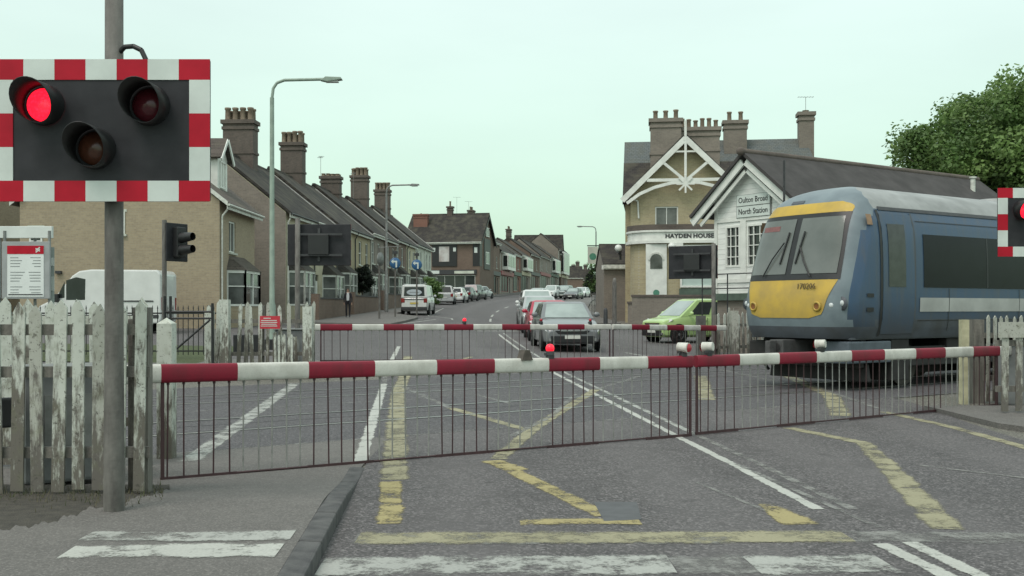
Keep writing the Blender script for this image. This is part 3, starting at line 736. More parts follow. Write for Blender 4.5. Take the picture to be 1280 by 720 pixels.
fence((7.0, 33.8), (9.3, 34.6), 14, 1.5, .07, 'white picket fence panel under the station windows', M_PICKET, gz(7.5, 34), (.35, 1.1), None, .02)
def post(loc, h, w_, label, m, name='timber_post', point=True, group='timber posts by the fences'):
    b = MB(); b.bx(-w_/2, w_/2, -w_/2, w_/2, -.1, h-.06)
    if point: b.add([(-w_/2, -w_/2, h-.06), (w_/2, -w_/2, h-.06), (w_/2, w_/2, h-.06), (-w_/2, w_/2, h-.06), (0, 0, h)], [(0,1,4),(1,2,4),(2,3,4),(3,0,4)])
    o = b.build(name, m); o.location = loc; tag(o, label, 'post', group); return o
post((-3.57, 10.75, 0), 1.45, .155, 'flaking white timber post behind the pivot end of the near left barrier', M_PICKET)
post((-3.02, 8.42, .1), 1.42, .13, 'grey timber post closing the near left picket fence beside the barrier', M_OLDWOOD, point=False)
post((XA(262, 22.4), 22.4, gz(-6.6, 22.4)), 1.5, .17, 'cream topped timber gate post left of the red notice fence', M_PICKET, point=False)
post((XA(281, 22.3), 22.3, gz(-6.2, 22.3)), 1.75, .20, 'tall flaking post at left end of the red notice fence', M_PICKET, point=False)
post((XA(385, 22.6), 22.6, gz(-4.5, 22.6)), 1.62, .2, 'pale weathered post at the road end of the red notice fence', M_PICKET, point=False)
post((XA(1205, 16.9), 16.9, 0), 1.42, .12, 'cream painted post in front of the train behind the near right barrier', mat('cream_post_paint', (.52, .50, .33), .7, .35, 6), point=False)
post((XA(1221, 17.1), 17.1, 0), 1.42, .17, 'grey weathered post just right of the cream post', M_OLDWOOD, point=False)
post((XA(918, 30.4), 30.4, gz(6.4, 30.4)), 1.5, .2, 'pale timber post beside the front of the train', M_PICKET2, point=False)
post((XA(876, 30.2), 30.2, gz(5.5, 30.2)), 1.35, .25, 'dark timber post at the pivot end of the far right barrier', mat('dark_weathered_timber', (.12, .12, .11), .85, .4, 6), point=False)
# red notice on the far fence
t = thing('warning_notice', 'small red notice with white lines of text on the far picket fence', 'sign', (XA(336, 22.55), 22.66, ZA(403, 22.6)))
b = MB(); b.box((0, 0, 0), (.44, .015, .28)); b.build('panel', mat('red_notice', (.52, .03, .05), .4, .15, 5), t)
for i, (wd, z) in enumerate(((.16, .09), (.34, .04), (.36, 0), (.33, -.04), (.36, -.08))):
    b = MB(); b.box((-.02 if i else -.06, -.0095, z), (wd, .003, .016)); b.build('text_line', M_SIGNWHITE, t)
# black gate and railings
t = thing('metal_gate', 'black metal gate with diagonal brace beyond the rails at left', 'gate', (XA(206, 22.0), 22.0, gz(-7.3, 22)), R(2))
b = MB()
for z in (1.28, 1.42, .25):
    b = MB(); b.tube((0, 0, z), (1.02, 0, z), .022, None, 8); b.build('rail', M_BLACK, t)
b = MB(); b.tube((.95, 0, 1.25), (0, 0, .42), .022, None, 8); b.build('brace', M_BLACK, t)
for x in (0, 1.0, .12):
    b = MB(); b.tube((x, 0, 0), (x, 0, 1.75 if x < .5 else 1.6), .03, None, 8); b.build('upright', M_BLACK, t)
t = thing('iron_railings', 'black iron railings with spear tops in front of the white van at left', 'railings', (-14.5, 27.5, gz(-10, 27.5)), 0)
for i in range(52):
    x = i*.135; b = MB(); b.tube((x, 0, .1), (x, 0, 1.32), .012, None, 5, 0, False); b.tube((x, 0, 1.32), (x, 0, 1.42), .02, .001, 5, 0, False); b.build('bar', M_BLACK, t)
for z in (.2, 1.2):
    b = MB(); b.box((3.5, 0, z), (7.0, .03, .04)); b.build('rail', M_BLACK, t)
# station notice boards
def notice(x, y, wd, label, header):
    t = thing('notice_board', label, 'notice board', (x, y, gz(x, y)), 0, 'station notice boards')
    for s in (-1, 1):
        b = MB(); b.tube((s*(wd/2-.03), .03, 0), (s*(wd/2-.03), .03, 3.0), .03, None, 8); b.build('post', M_GREY, t)
    b = MB(); b.box((0, 0, 2.24), (wd, .06, 1.10)); b.build('case', mat('grey_sign_case', (.33, .35, .35), .5, .2, 4), t, bevel=.01)
    p = MB(); p.box((0, -.035, 2.22), (wd-.22, .006, .98)); p.build('poster', mat('poster_paper', (.70, .74, .72), .5, .08, 3), t)
    h = MB(); h.box((0, -.041, 2.63), (wd-.22, .005, .16)); h.build('poster_header', header, t)
    if header is M_SIGNRED or True:
        e = MB(); x0 = wd/2-.22
        e.box((x0, -.0455, 2.648), (.10, .003, .022), 0, ry=R(-38)); e.box((x0, -.0455, 2.612), (.10, .003, .022), 0, ry=R(-38)); e.box((x0, -.0463, 2.63), (.1, .002, .018), 0, ry=R(35))
        e.build('arrow_emblem', M_SIGNWHITE, t)
    gl = mat('grey_print', (.25, .27, .27), .6, .3, 9)
    for i in range(13):
        z = 2.48 - i*.056
        if i in (4, 9): continue
        w1 = (wd-.34)*random.uniform(.25, .5); x1 = -(wd-.34)/2 + w1/2
        l = MB(); l.box((x1, -.0395, z), (w1, .003, .013)); 
        w3 = (wd-.34)*random.uniform(.2, .4); l.box(((wd-.34)/2-w3/2, -.0395, z), (w3, .003, .013)); l.build('text_line', gl, t)
    l = MB(); l.box((0, -.0395, 1.77), (wd-.26, .003, .022)); l.build('rule', M_DARK, t)
    return t
xb = XA(33, 20); nb = notice(xb, 20, .92, 'station notice board with a red headed white poster at the left edge', M_SIGNRED)
notice(xb-.98, 20.05, .92, 'station notice board with a dark headed poster cut by the left edge', M_DARK)
t = thing('station_sign', 'long blank white sign band above the notice boards at left', 'sign', (xb-.9, 20.1, ZA(290, 20)))
b = MB(); b.box((0, -.03, 0), (2.75, .08, .23)); b.build('panel', mat('white_sign_band', (.66, .70, .67), .4, .1, 3), t, bevel=.01)
for x in (-.9, 1.0):
    b = MB(); b.tube((x, .045, -1.55+0), (x, .045, .05), .03, None, 8); b.build('post', M_GREY, t)
t = thing('pole_with_notices', 'grey post carrying two small white notices right of the notice boards', 'sign post', (XA(64, 20.4), 20.4, gz(-9, 20.4)))
b = MB(); b.tube((0, 0, 0), (0, 0, 2.7), .06, None, 10); b.build('post', mat('sage_post', (.26, .30, .28), .6, .3, 4), t)
for z, h in ((ZA(330, 20.4), .16), (ZA(357, 20.4), .28)):
    b = MB(); b.box((0, -.07, z), (.18, .01, h)); b.build('notice', M_SIGNWHITE, t)
# small signal head seen from the side
t = thing('traffic_signal', 'small black signal head on a grey pole, its two hoods pointing to the road', 'signal', (XA(208, 22.6), 22.6, gz(-7.5, 22.6)), R(62), None)
b = MB(); b.tube((0, .06, 0), (0, .06, 3.4), .05, None, 12); b.build('pole', M_POLE, t)
b = MB(); b.box((.28, -.02, ZA(306, 22.6)), (.62, .03, .84)); b.build('backboard', M_BOARD, t, bevel=.02)
b = MB(); b.box((.28, -.1, ZA(306, 22.6)), (.26, .15, .66)); b.build('lamp_housing', M_BLACK, t, bevel=.02)
for dz in (.10, -.17):
    z = ZA(306, 22.6)+dz
    h = MB(); h.tube((.28, -.17, z), (.28, -.5, z+.02), .12, .085, 16, 0, False); h.tube((.28, -.17, z), (.28, -.49, z+.02), .115, .08, 16, 0, False); ho = h.build('hood', M_BLACK, t)
    l = MB(); l.lathe([(0, -.03), (.07, -.02), (.11, 0)], (.28, -.178, z), 14, 0, 'Y'); l.build('lens', M_DEADRED, ho)
# ================================================================== THE TRAIN
def train():
    e0 = 15.44
    x, y = TR(e0, 13.6)
    t = thing('train', 'blue diesel train with a yellow front panel running over the crossing at right', 'train', (x, y, 0), SK)
    def grimy(name, col, low, rough=.42):
        if name in MATS: return MATS[name]
        m, tt_, b_ = base(name)
        sx_ = nd(tt_, 'ShaderNodeSeparateXYZ'); tt_.links.new(nd(tt_, 'ShaderNodeTexCoord').outputs['Object'], sx_.inputs[0])
        c_ = mixc(tt_, ramp(tt_, noise(tt_, 1.6, 5), .35, .7, 0, .6), col, low)
        st_ = noise(tt_, 7, 6, rough=.65, stretch=(1, 1, .09)); c_ = mixc(tt_, ramp(tt_, st_, .48, .72, 0, .5), c_, (.085, .088, .085))
        g_ = nd(tt_, 'ShaderNodeMath', operation='MULTIPLY_ADD'); tt_.links.new(noise(tt_, 3, 6), g_.inputs[0]); g_.inputs[1].default_value = .8; tt_.links.new(sx_.outputs[2], g_.inputs[2])
        c_ = mixc(tt_, ramp(tt_, g_.outputs[0], 1.35, 2.1, .75, 0), c_, (.055, .055, .052))
        tt_.links.new(c_, b_.inputs['Base Color']); b_.inputs['Roughness'].default_value = rough; b_.inputs['Coat Weight'].default_value = .12
        MATS[name] = m; return m
    M_TB = grimy('streaked_blue_train_paint', (.036, .078, .142), (.046, .076, .115)) if True else mat('grimy_blue_train_paint', (.046, .082, .135), .42, .0, 1.6, col2=(.058, .078, .10), coat=.15, spec=.35)
    M_TBL = mat('sky_sheen_cab_paint', (.17, .215, .235), .42, .0, 2.2, col2=(.12, .155, .175), coat=.15)  # cab blue lightened in colour to stand for the sky's reflection
    M_TG = mat('grimy_lower_grey_blue', (.075, .088, .105), .55, .0, 2.5, col2=(.055, .06, .065))
    M_TR = mat('pale_grey_train_roof', (.32, .335, .33), .55, .0, 1.8, col2=(.21, .22, .215))
    M_TY = mat('grimy_yellow_panel', (.52, .35, .05), .55, .0, 2.6, col2=(.37, .26, .065), coat=.05)
    M_TW = mat('tinted_train_glass', (.008, .009, .012), .2, .3, 3, spec=.18)
    M_WS = mat('painted_reflection_windscreen', (.155, .17, .158), .12, .0, 1.2, col2=(.105, .12, .11), spec=.5)  # pale sky reflection is put into the glass colour
    prof = [(1.24, .98), (1.31, 1.2), (1.345, 1.6), (1.35, 2.1), (1.345, 2.5), (1.325, 2.9), (1.28, 3.2), (1.20, 3.42), (1.08, 3.60), (.87, 3.77), (.55, 3.90), (.25, 3.96), (.06, 3.972)]
    P = []
    for a, b in zip(prof[:-1], prof[1:]):
        for i in range(3): P.append((a[0]+(b[0]-a[0])*i/3, a[1]+(b[1]-a[1])*i/3))
    P.append(prof[-1])
    rake = curve([(.9, .14), (1.1, .05), (1.4, 0.0), (1.75, .02), (2.05, .10), (2.6, .27), (3.2, .47), (3.42, .57), (3.60, .70), (3.77, .93), (3.90, 1.28), (3.96, 1.65), (3.98, 2.0)])
    hw = curve([(z, h) for h, z in prof])
    def xf(yy, z):
        tt = min(1, abs(yy)/max(.05, hw(z)))
        k = 1.0 if z < 3.45 else max(.25, 1-(z-3.45)*1.6)
        return rake(z) + k*(.10*tt**2 + .42*tt**7)
    ts = [math.sin(math.pi/2*s) for s in [-1 + i/12 for i in range(25)]]
    XS = [1.0, 1.5, 2.1, 4, 8, 14, 23.5]
    rows = []
    for h, z in P:
        row = []
        for xx in reversed(XS): row.append((max(xx, xf(h, z)+.02*(XS.index(xx)+1)), -h, z))
        for s in ts: row.append((xf(s*h, z), s*h, z))
        for xx in XS: row.append((max(xx, xf(h, z)+.02*(XS.index(xx)+1)), h, z))
        rows.append(row)
    b = MB(); n = len(rows[0]); vs = [p for r in rows for p in r]; nf = len(XS)
    o = len(b.v); b.v += vs
    for j in range(len(rows)-1):
        for i in range(n-1):
            z = (rows[j][i][2]+rows[j+1][i][2])/2; xx = min(rows[j][i][0], rows[j][i+1][0])
            if nf-1 <= i < nf+len(ts): mi = 1 if z > 1.25 else 2
            elif xx < 1.0 and z > 3.2: mi = 1
            elif z > 3.44 and xx > .9: mi = 3
            elif z < 1.3: mi = 2
            else: mi = 0
            yy = abs(rows[j][i][1])
            if mi == 1 and z > 1.25 and z < 3.42 and yy > 1.27: mi = 0
            b.f.append((j*n+i, j*n+i+1, (j+1)*n+i+1, (j+1)*n+i)); b.m.append(mi); b.sm.append(True)
    for j in (len(rows)-1,):                                # close along the crown
        for i in range(n//2): b.f.append((j*n+i, j*n+i+1, j*n+n-2-i, j*n+n-1-i)); b.m.append(3 if i < nf-1 else 1); b.sm.append(True)
    # underside and rear end
    b.bx(.45, 23.4, -1.22, 1.22, .96, 1.0, 2); b.bx(23.38, 23.48, -1.3, 1.3, 1.0, 3.4, 2)
    b.build('body', [M_TB, M_TBL, M_TG, M_TR], t)
    def patch(name, z0, z1, yl, yr, m, off, nz=10, ny=16, par=t, label=None):
        q = MB(); vs = []
        for j in range(nz+1):
            z = z0+(z1-z0)*j/nz; a, c = yl(z), yr(z)
            for i in range(ny+1):
                yy = a+(c-a)*i/ny; vs.append((xf(yy, z)-off, yy, z))
        k = ny+1
        q.add(vs, [(j*k+i, j*k+i+1, (j+1)*k+i+1, (j+1)*k+i) for j in range(nz) for i in range(ny)], 0, True)
        return q.build(name, m, par, label)
    yb = curve([(1.36, .60), (1.40, .80), (1.48, .88), (1.75, .96), (2.08, 1.08)])
    patch('yellow_panel', 1.36, 2.08, lambda z: -yb(z), lambda z: yb(z), M_TY, .010)
    yt = curve([(3.36, 1.03), (3.46, 1.02), (3.52, .96), (3.57, .80)])
    patch('yellow_band', 3.365, 3.575, lambda z: -yt(z), lambda z: yt(z), M_TY, .012)
    ws = curve([(2.07, 1.11), (2.6, 1.09), (3.36, 1.04)])
    sur = patch('windscreen_surround', 2.085, 3.36, lambda z: -ws(z), lambda z: ws(z), M_BLACK, .012)
    wi = curve([(2.2, 1.04), (2.7, 1.03), (3.3, .97)])
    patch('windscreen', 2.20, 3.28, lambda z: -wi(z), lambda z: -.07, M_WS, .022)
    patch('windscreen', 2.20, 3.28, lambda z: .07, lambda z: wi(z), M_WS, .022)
    patch('destination_display', 3.06, 3.16, lambda z: .45, lambda z: .92, mat('dull_red_display', (.22, .09, .085), .5, .3, 9), .026, 2, 4)
    for s, y0, y1 in ((-1, -.95, -.25), (1, .62, .22)):       # wipers
        w_ = MB()
        pts = [(xf(y0, 2.16)-.05, y0, 2.16), (xf((y0+y1)/2, 2.5)-.07, (y0+y1)/2 + .02, 2.5), (xf(y1, 2.80)-.06, y1, 2.82)]
        if s < 0: pts = [(xf(-.55, 2.14)-.05, -.55, 2.14), (xf(-.3, 2.5)-.07, -.33, 2.45), (xf(-.16, 2.8)-.06, -.16, 2.75)]
        w_.path(pts, .014, 6)
        bl = [(xf(pts[2][1], 3.02)-.05, pts[2][1]-.06, 3.02), (xf(pts[2][1], 2.42)-.05, pts[2][1]+.02, 2.4)]
        w_.path(bl, .018, 6); w_.build('wiper', M_BLACK, t)
    for s in (-1, 1):
        r = MB(); r.lathe([(.085, 0), (.095, -.03), (.07, -.05), (.055, -.03)], (xf(s*.78, 1.58)-.005, s*.78, 1.58), 20, 0, 'X'); ro = r.build('marker_lamp', M_TY, t)
        r = MB(); r.lathe([(.056, -.032), (0, -.03)], (xf(s*.78, 1.58)-.005, s*.78, 1.58), 16, 0, 'X'); r.build('lens', mat('amber_lens', (.25, .10, .03), .2, .2, 9), ro)
        for yy, rr in ((1.0, .06), (1.17, .075)):
            r = MB(); r.ball((xf(yy, 1.62)+.05, s*yy, 1.60+(.04 if yy > 1.1 else 0)), rr, 14); r.build('headlight', mat('headlight_glass', (.62, .66, .66), .12, .15, 9), t)
        r = MB(); r.lathe([(.14, .0), (.13, -.03), (.0, -.035)], (xf(1.17, 1.62)+.03, s*1.14, 1.63), 18, 0, 'X'); r.build('headlight_recess', M_TG, t)
    lo = lettering('170206', .15, t, mat('brown_numerals', (.10, .07, .03), .6, .2, 9), (xf(-.62, 1.97)-.05, -.50, 1.955), 90, -90, .0, 1.0, 'unit_number')
    lo.rotation_euler = (R(83), 0, R(-90))
    patch('grab_recess', 3.60, 3.66, lambda z: .1, lambda z: .42, M_TG, .012, 2, 4)
    # side: doors, windows, stripe (both sides)
    sidey = lambda z: hw(z)
    def side(name, x0, x1, z0, z1, m, off, s, nz=8, par=t, smooth=True):
        q = MB(); vs = []; x0 += .17; x1 += .17
        for j in range(nz+1):
            z = z0+(z1-z0)*j/nz
            for xx in (x0, x1): vs.append((xx, s*(sidey(z)+off), z))
        q.add(vs, [(2*j, 2*j+1, 2*j+3, 2*j+2) for j in range(nz)], 0, smooth); return q.build(name, m, par)
    for s in (-1, 1):
        side('window_band', 2.28, 20.2, 1.95, 2.98, M_TW, .008, s)
        for k, xx in enumerate((4.4, 6.9, 9.3, 14.6, 17.1)): side('window_joint', xx, xx+.05, 1.96, 2.97, M_BLACK, .011, s)
        side('pale_stripe', 2.16, 22.5, 1.48, 1.75, mat('grimy_pale_stripe', (.42, .43, .41), .5, .25, 2), .008, s)
        side('gutter', 1.05, 23.4, 3.40, 3.47, M_DARK, .012, s, 2)
        d = side('cab_door', 1.02, 1.98, 1.06, 3.34, M_TB, .014, s)
        side('door_window', 1.18, 1.70, 1.95, 3.14, mat('cab_door_glass', (.05, .055, .05), .15, .4, 5), .022, s, 8, d)
        side('door_seal', .95, 1.015, 1.02, 3.40, M_BLACK, .010, s, 10); side('door_seal', 1.985, 2.03, 1.04, 3.38, M_TG, .010, s, 10)
        side('foot_recess', .55, .75, 1.75, 1.82, M_BLACK, .012, s, 2); side('foot_recess', .55, .75, 1.48, 1.56, M_BLACK, .012, s, 2)
        side('orange_mark', .62, .78, 3.1, 3.3, mat('warning_mark', (.30, .19, .11), .6, .3, 9), .01, s, 2)
        for k in (3.1, 5.6, 8.2, 10.7, 13.2, 15.8, 18.4, 20.9): side('panel_seam', k, k+.018, 1.1, 1.93, M_BLACK, .010, s, 4)
        side('sill_seam', 2.1, 23.2, 1.30, 1.315, M_BLACK, .011, s, 1); side('top_seam', 2.1, 23.2, 3.22, 3.235, M_BLACK, .011, s, 1)
        side('underfloor_skirt', 2.35, 23.0, .99, 1.03, M_TG, .004, s, 1)
    # under the floor
    M_UF = mat('oily_underframe', (.028, .027, .026), .8, .4, 5)
    v = MB(); v.prism([(-1.15, .42), (1.15, .42), (1.2, .95), (-1.2, .95)], .75, .9, 'X'); v.build('front_valance', M_UF, t, bevel=.03)
    for s in (-1,):
        v = MB(); v.bx(.35, 1.6, s*1.24, s*.45, .52, .93); v.build('equipment_case', mat('blue_grey_case', (.10, .125, .15), .5, .35, 4), t, bevel=.03)
    v = MB(); v.bx(.35, 1.5, .6, 1.2, .45, .9); v.build('equipment_case', M_UF, t, bevel=.03)
    c = MB(); c.box((.25, 0, .78), (.9, .34, .34)); c.tube((-.2, 0, .78), (.2, 0, .78), .13, .17, 12); c.box((-.28, .06, .78), (.2, .12, .3)); c.build('coupler', mat('coupler_steel', (.085, .085, .085), .6, .4, 9), t, bevel=.02)
    c = MB(); c.path([(.3, .5, .82), (.05, .55, .5), (.25, .6, .35)], .03, 8); c.build('hose', M_BLACK, t)
    for s in (-1, 1):
        f = MB(); f.bx(5.9, 17.4, s*1.22, s*1.12, .22, .97); f.bx(1.65, 2.2, s*1.2, s*.3, .16, .95); f.build('underfloor_dark_case', M_UF, t, bevel=.02)  # cases added to keep the shaded void under the body dark
    f = MB(); f.prism([(-1.2, .16), (1.2, .16), (1.15, .5), (-1.15, .5)], .95, 1.05, 'X'); f.bx(1.0, 23, -.3, .3, .2, .96); f.build('deflector_with_dark_core', M_UF, t, bevel=.02)  # deflector, plus a long centre block added to darken the void
    for xb_ in (3.9, 19.5):
        f = MB()
        for s in (-1, 1):
            f.bx(xb_-1.75, xb_+1.75, s*1.05-.07, s*1.05+.07, .42, .80); f.bx(xb_-.4, xb_+.4, s*1.05-.1, s*1.05+.1, .55, .95)
        f.bx(xb_-.3, xb_+.3, -.9, .9, .5, .9); bo = f.build('bogie', M_UF, t, bevel=.02)
        for xx in (-1.3, 1.3):
            for s in (-.72, .72):
                w_ = MB(); w_.tube((xb_+xx, s-.06, .445), (xb_+xx, s+.06, .445), .43, None, 28); w_.tube((xb_+xx, s-.075, .445), (xb_+xx, s+.075, .445), .15, None, 14)
                w_.build('wheel', mat('brown_wheel_steel', (.06, .05, .042), .6, .4, 8), bo)
    for a, c_, z in ((6.2, 9.6, .35), (10.0, 13.5, .3), (14.0, 16.8, .38)):
        f = MB(); f.bx(a, c_, -1.15, 1.15, z, .95); f.build('underfloor_engine', M_UF, t, bevel=.05)
    f = MB(); f.tube((7, 0, 3.95), (7, 0, 4.03), .35, .3, 18); f.tube((12, 0, 3.95), (12, 0, 4.03), .35, .3, 18); f.build('roof_vent', M_TR, t)
    return t
train()

# ================================================================== CARS
def paint(name, c): return mat(name, c, .28, .12, 2.0, coat=.6)
def car(loc, rz, L, W, H, style, pm, label, group=None, plate='white', rear=False, trim=None):
    """front of the car looks along local -y"""
    x, y = loc; t = thing('parked_car' if rear else 'car', label, 'car' if style != 'van' else 'van', (x, y, gz(x, y) + .005), rz, group)
    yF, yB = -L/2, L/2; w2 = W/2
    if style == 'van':   st = dict(hood=.60*H, belt=.58*H, ws=.19, rt0=.33, rt1=.985, rb=1.0, bl=.995)
    elif style == 'mpv': st = dict(hood=.57*H, belt=.60*H, ws=.20, rt0=.44, rt1=.90, rb=.985, bl=.98)
    elif style == 'suv': st = dict(hood=.56*H, belt=.60*H, ws=.25, rt0=.42, rt1=.90, rb=.98, bl=.98)
    else:                st = dict(hood=.58*H, belt=.66*H, ws=.29, rt0=.47, rt1=.84, rb=.975, bl=.97)
    Y = lambda f: yF + L*f
    zb = .20; nf_ = .84 if style == 'hatch' else .93
    stn = [(0.0, .80, .30, (.40 if style == 'hatch' else .46)*H), (.012, .86, .22, (.44 if style == 'hatch' else .50)*H), (.06, .95, zb, st['hood']*nf_), (.16, .995, zb, st['hood']), (st['ws']+.02, 1.0, zb, st['belt']*.985),
           (.5, 1.0, zb, st['belt']), (.8, .995, zb, st['belt']*1.01), (.93, .97, zb, st['belt']), (.985, .92, .24, st['belt']*.97), (1.0, .86, .32, st['belt']*.88)]
    b = MB(); rings = []
    for f, wf, z0, z1 in stn:
        wv = w2*wf; yy = Y(f)
        half = [(wv*.78, z0), (wv*.97, z0+.08), (wv, z0+(z1-z0)*.45), (wv*.985, z0+(z1-z0)*.8), (wv*.93, z1-.02), (wv*.6, z1+.012)]
        rings.append([(px_, yy, z) for px_, z in half] + [(-px_, yy, z) for px_, z in reversed(half)])
    n = 12; vs = [p for r in rings for p in r]
    fs = [(j*n+i, (j+1)*n+i, (j+1)*n+(i+1) % n, j*n+(i+1) % n) for j in range(len(rings)-1) for i in range(n)]
    b.add(vs, fs, 0, True); b.add(rings[0], [tuple(range(n))]); b.add(rings[-1], [tuple(reversed(range(n)))])
    # cabin
    wb_, wr = w2*.93, w2*(.86 if style == 'van' else .74); zB, zR = st['belt']-.03, H
    y1, y2, y3, y4 = Y(st['ws']), Y(st['rt0']), Y(st['rt1']), Y(st['rb'])
    lo = [(-wb_, y1, zB), (wb_, y1, zB), (wb_, y4-.02, zB), (-wb_, y4-.02, zB)]
    hi = [(-wr, y2, zR-.05), (wr, y2, zR-.05), (wr, y3, zR-.05), (-wr, y3, zR-.05)]
    cr = [(-wr*.8, y2+.16, zR), (wr*.8, y2+.16, zR), (wr*.8, y3-.12, zR), (-wr*.8, y3-.12, zR)]
    b.add(lo+hi+cr, [(0,1,5,4),(1,2,6,5),(2,3,7,6),(3,0,4,7),(4,5,9,8),(5,6,10,9),(6,7,11,10),(7,4,8,11),(8,9,10,11)], 0, False)
    b.build('body', pm, t, weld=True, bevel=.025)
    def lerp(a, c, f): return tuple(a[i]+(c[i]-a[i])*f for i in range(3))
    def panel(name, a, bq, c, d, m, off=.014, par=t, label=None):
        A = [Vector(p) for p in (a, bq, c, d)]; nn = (A[1]-A[0]).cross(A[3]-A[0]).normalized()
        q = MB(); q.add([p+nn*off for p in A] + [p+nn*(off-.012) for p in A], [(0,1,2,3),(0,4,5,1),(1,5,6,2),(2,6,7,3),(3,7,4,0)]); return q.build(name, m, par, label)
    def inset(a, bq, c, d, l, r, bo, to):
        p0, p1 = lerp(a, bq, l), lerp(a, bq, 1-r); p3, p2 = lerp(d, c, l), lerp(d, c, 1-r)
        return lerp(p0, p3, bo), lerp(p1, p2, bo), lerp(p1, p2, 1-to), lerp(p0, p3, 1-to)
    GW = mat('car_windscreen', (.33, .39, .37), .08, .0, .9, col2=(.20, .24, .23), spec=.8)  # pale green base stands for sky reflected in the glass
    GS = mat('car_side_glass', (.025, .03, .03), .08, .4, 2)
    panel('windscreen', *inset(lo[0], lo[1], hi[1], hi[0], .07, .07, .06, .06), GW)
    rwf = inset(lo[2], lo[3], hi[3], hi[2], .1, .1, .12 if style != 'van' else .12, .14)
    panel('rear_window', *rwf, GS if rear else GS)
    for s in (0, 1):
        a, bq, c, d = (lo[1], lo[2], hi[2], hi[1]) if s == 0 else (lo[3], lo[0], hi[0], hi[3])
        cuts = ((.10, .56), (.05, .05)) if False else None
        if style == 'van':
            q = inset(a, bq, c, d, .05, .76, .12, .14) if s == 0 else inset(a, bq, c, d, .76, .05, .12, .14); panel('side_window', *q, GS)
        else:
            for l, r in (((.12, .55), (.50, .14)) if s == 0 else ((.14, .50), (.55, .12))):
                panel('side_window', *inset(a, bq, c, d, l, r, .14, .12), GS)
    # wheels
    rw = .315 if H < 1.7 else .335
    for fy in (.175, .815):
        for s in (-1, 1):
            a = MB(); a.tube((s*(w2-.05), Y(fy), rw+.01), (s*(w2+.004), Y(fy), rw+.01), rw+.075, None, 24); a.build('wheel_arch', M_BLACK, t)
            k = MB(); k.lathe([(rw*.6, -.09), (rw*.95, -.09), (rw, -.06), (rw, .06), (rw*.95, .09), (rw*.62, .09)], (s*(w2-.07), Y(fy), rw), 24, 0, 'X'); ty = k.build('wheel', M_TYRE, t)
            k = MB(); xo = s*(w2+.018); k.lathe([(rw*.66, 0), (rw*.6, -s*.02), (rw*.2, -s*.015), (0, 0)], (xo, Y(fy), rw), 20, 0, 'X')
            k.build('rim', M_RIM, ty)
            for i in range(5):
                sp_ = MB(); an = 2*math.pi*i/5; sp_.box((xo+s*.002, Y(fy)+math.cos(an)*rw*.36, rw+math.sin(an)*rw*.36), (.012, rw*.13, rw*.42), 0, rx=-an+math.pi/2 if False else an+math.pi/2)
                sp_.build('spoke', M_DARK, ty)
    # nose
    T = trim or M_BLACK; zh = st['hood']*(nf_/.93)
    q = MB(); q.box((0, yF-.005, .36), (W*.74, .05, .22)); q.build('lower_grille', M_BLACK, t, bevel=.02)
    q = MB(); q.prism([(-W*.3, zh*.78), (-W*.24, zh*.64), (W*.24, zh*.64), (W*.3, zh*.78)], yF-.01, yF+.12, 'Y'); gr = q.build('grille', M_BLACK, t, bevel=.01)
    q = MB(); q.box((0, yF-.016, zh*.76), (W*.42, .014, .022)); q.build('chrome_bar', mat('chrome', (.6, .62, .62), .15, .1, 5, metal=.9), gr)
    for s in (-1, 1):
        q = MB(); q.add([(s*w2*.50, yF+.0, zh*.68), (s*w2*.86, yF+.055, zh*.72), (s*w2*.985, yF+.36, zh*.90), (s*w2*.86, yF+.30, zh*.95), (s*w2*.56, yF+.06, zh*.86),
                         (s*w2*.50, yF+.2, zh*.68), (s*w2*.82, yF+.25, zh*.74), (s*w2*.9, yF+.5, zh*.9), (s*w2*.8, yF+.5, zh*.93), (s*w2*.56, yF+.25, zh*.84)],
                        [(0,1,2,3,4) if s > 0 else (4,3,2,1,0), (5,9,8,7,6), (0,5,6,1), (1,6,7,2), (2,7,8,3), (3,8,9,4), (4,9,5,0)])
        q.build('headlight', mat('car_headlight', (.60, .63, .62), .15, .2, 8), t, weld=True)
        q = MB(); q.box((s*w2*.72, yF-.002, .34), (.16, .05, .09)); q.build('fog_light', M_GREY, t, bevel=.015)
        q = MB(); q.ball((s*(w2+.09), y1+.42, st['belt']+.10), .11, 10, 0, (1.0, .55, .75)); q.box((s*(w2+.0), y1+.42, st['belt']+.06), (.12, .05, .04)); q.build('door_mirror', T if style == 'dark' else pm, t)
        q = MB(); q.box((s*w2*.80, yB-.012, st['belt']*.80), (W*.13, .06, H*.16 if style != 'van' else H*.14)); q.build('tail_light', mat('tail_light_red', (.28, .02, .02), .2, .3, 8), t, bevel=.02)
        q = MB()
        for yy in (Y(st['rt0'])+.35, Y(.60)): q.box((s*(w2*1.0-.004), yy, (st['belt']+.22)/2+.03), (.012, .012, st['belt']-.4))
        q.box((s*(w2*.992), Y(.50), st['belt']*.82), (.03, .16, .022)); q.build('door_handle', M_DARK, t)
    q = MB(); q.box((0, yF-.026, .43), (.50, .012, .11)); q.build('number_plate', mat('white_plate', (.62, .63, .58), .4, .1, 9), t)
    q = MB(); q.box((0, yB+.02, .62 if style != 'van' else .72), (.52, .012, .11)); q.build('number_plate', mat('yellow_plate', (.60, .46, .10), .4, .1, 9) if plate == 'yellow' else mat('white_plate', (.62, .63, .58), .4, .1, 9), t)
    q = MB(); q.box((0, yB-.01, .38), (W*.93, .12, .22)); q.build('rear_bumper', M_DARK if style == 'van' else pm, t, bevel=.04)
    return t
QG = 'cars queueing at the far barrier'
P_DARK = paint('dark_grey_car_paint', (.17, .18, .185)); P_RED = paint('red_car_paint', (.42, .018, .05)); P_SIL = paint('silver_car_paint', (.40, .42, .42))  # dark grey lightened to stand for reflections on roof and bonnet
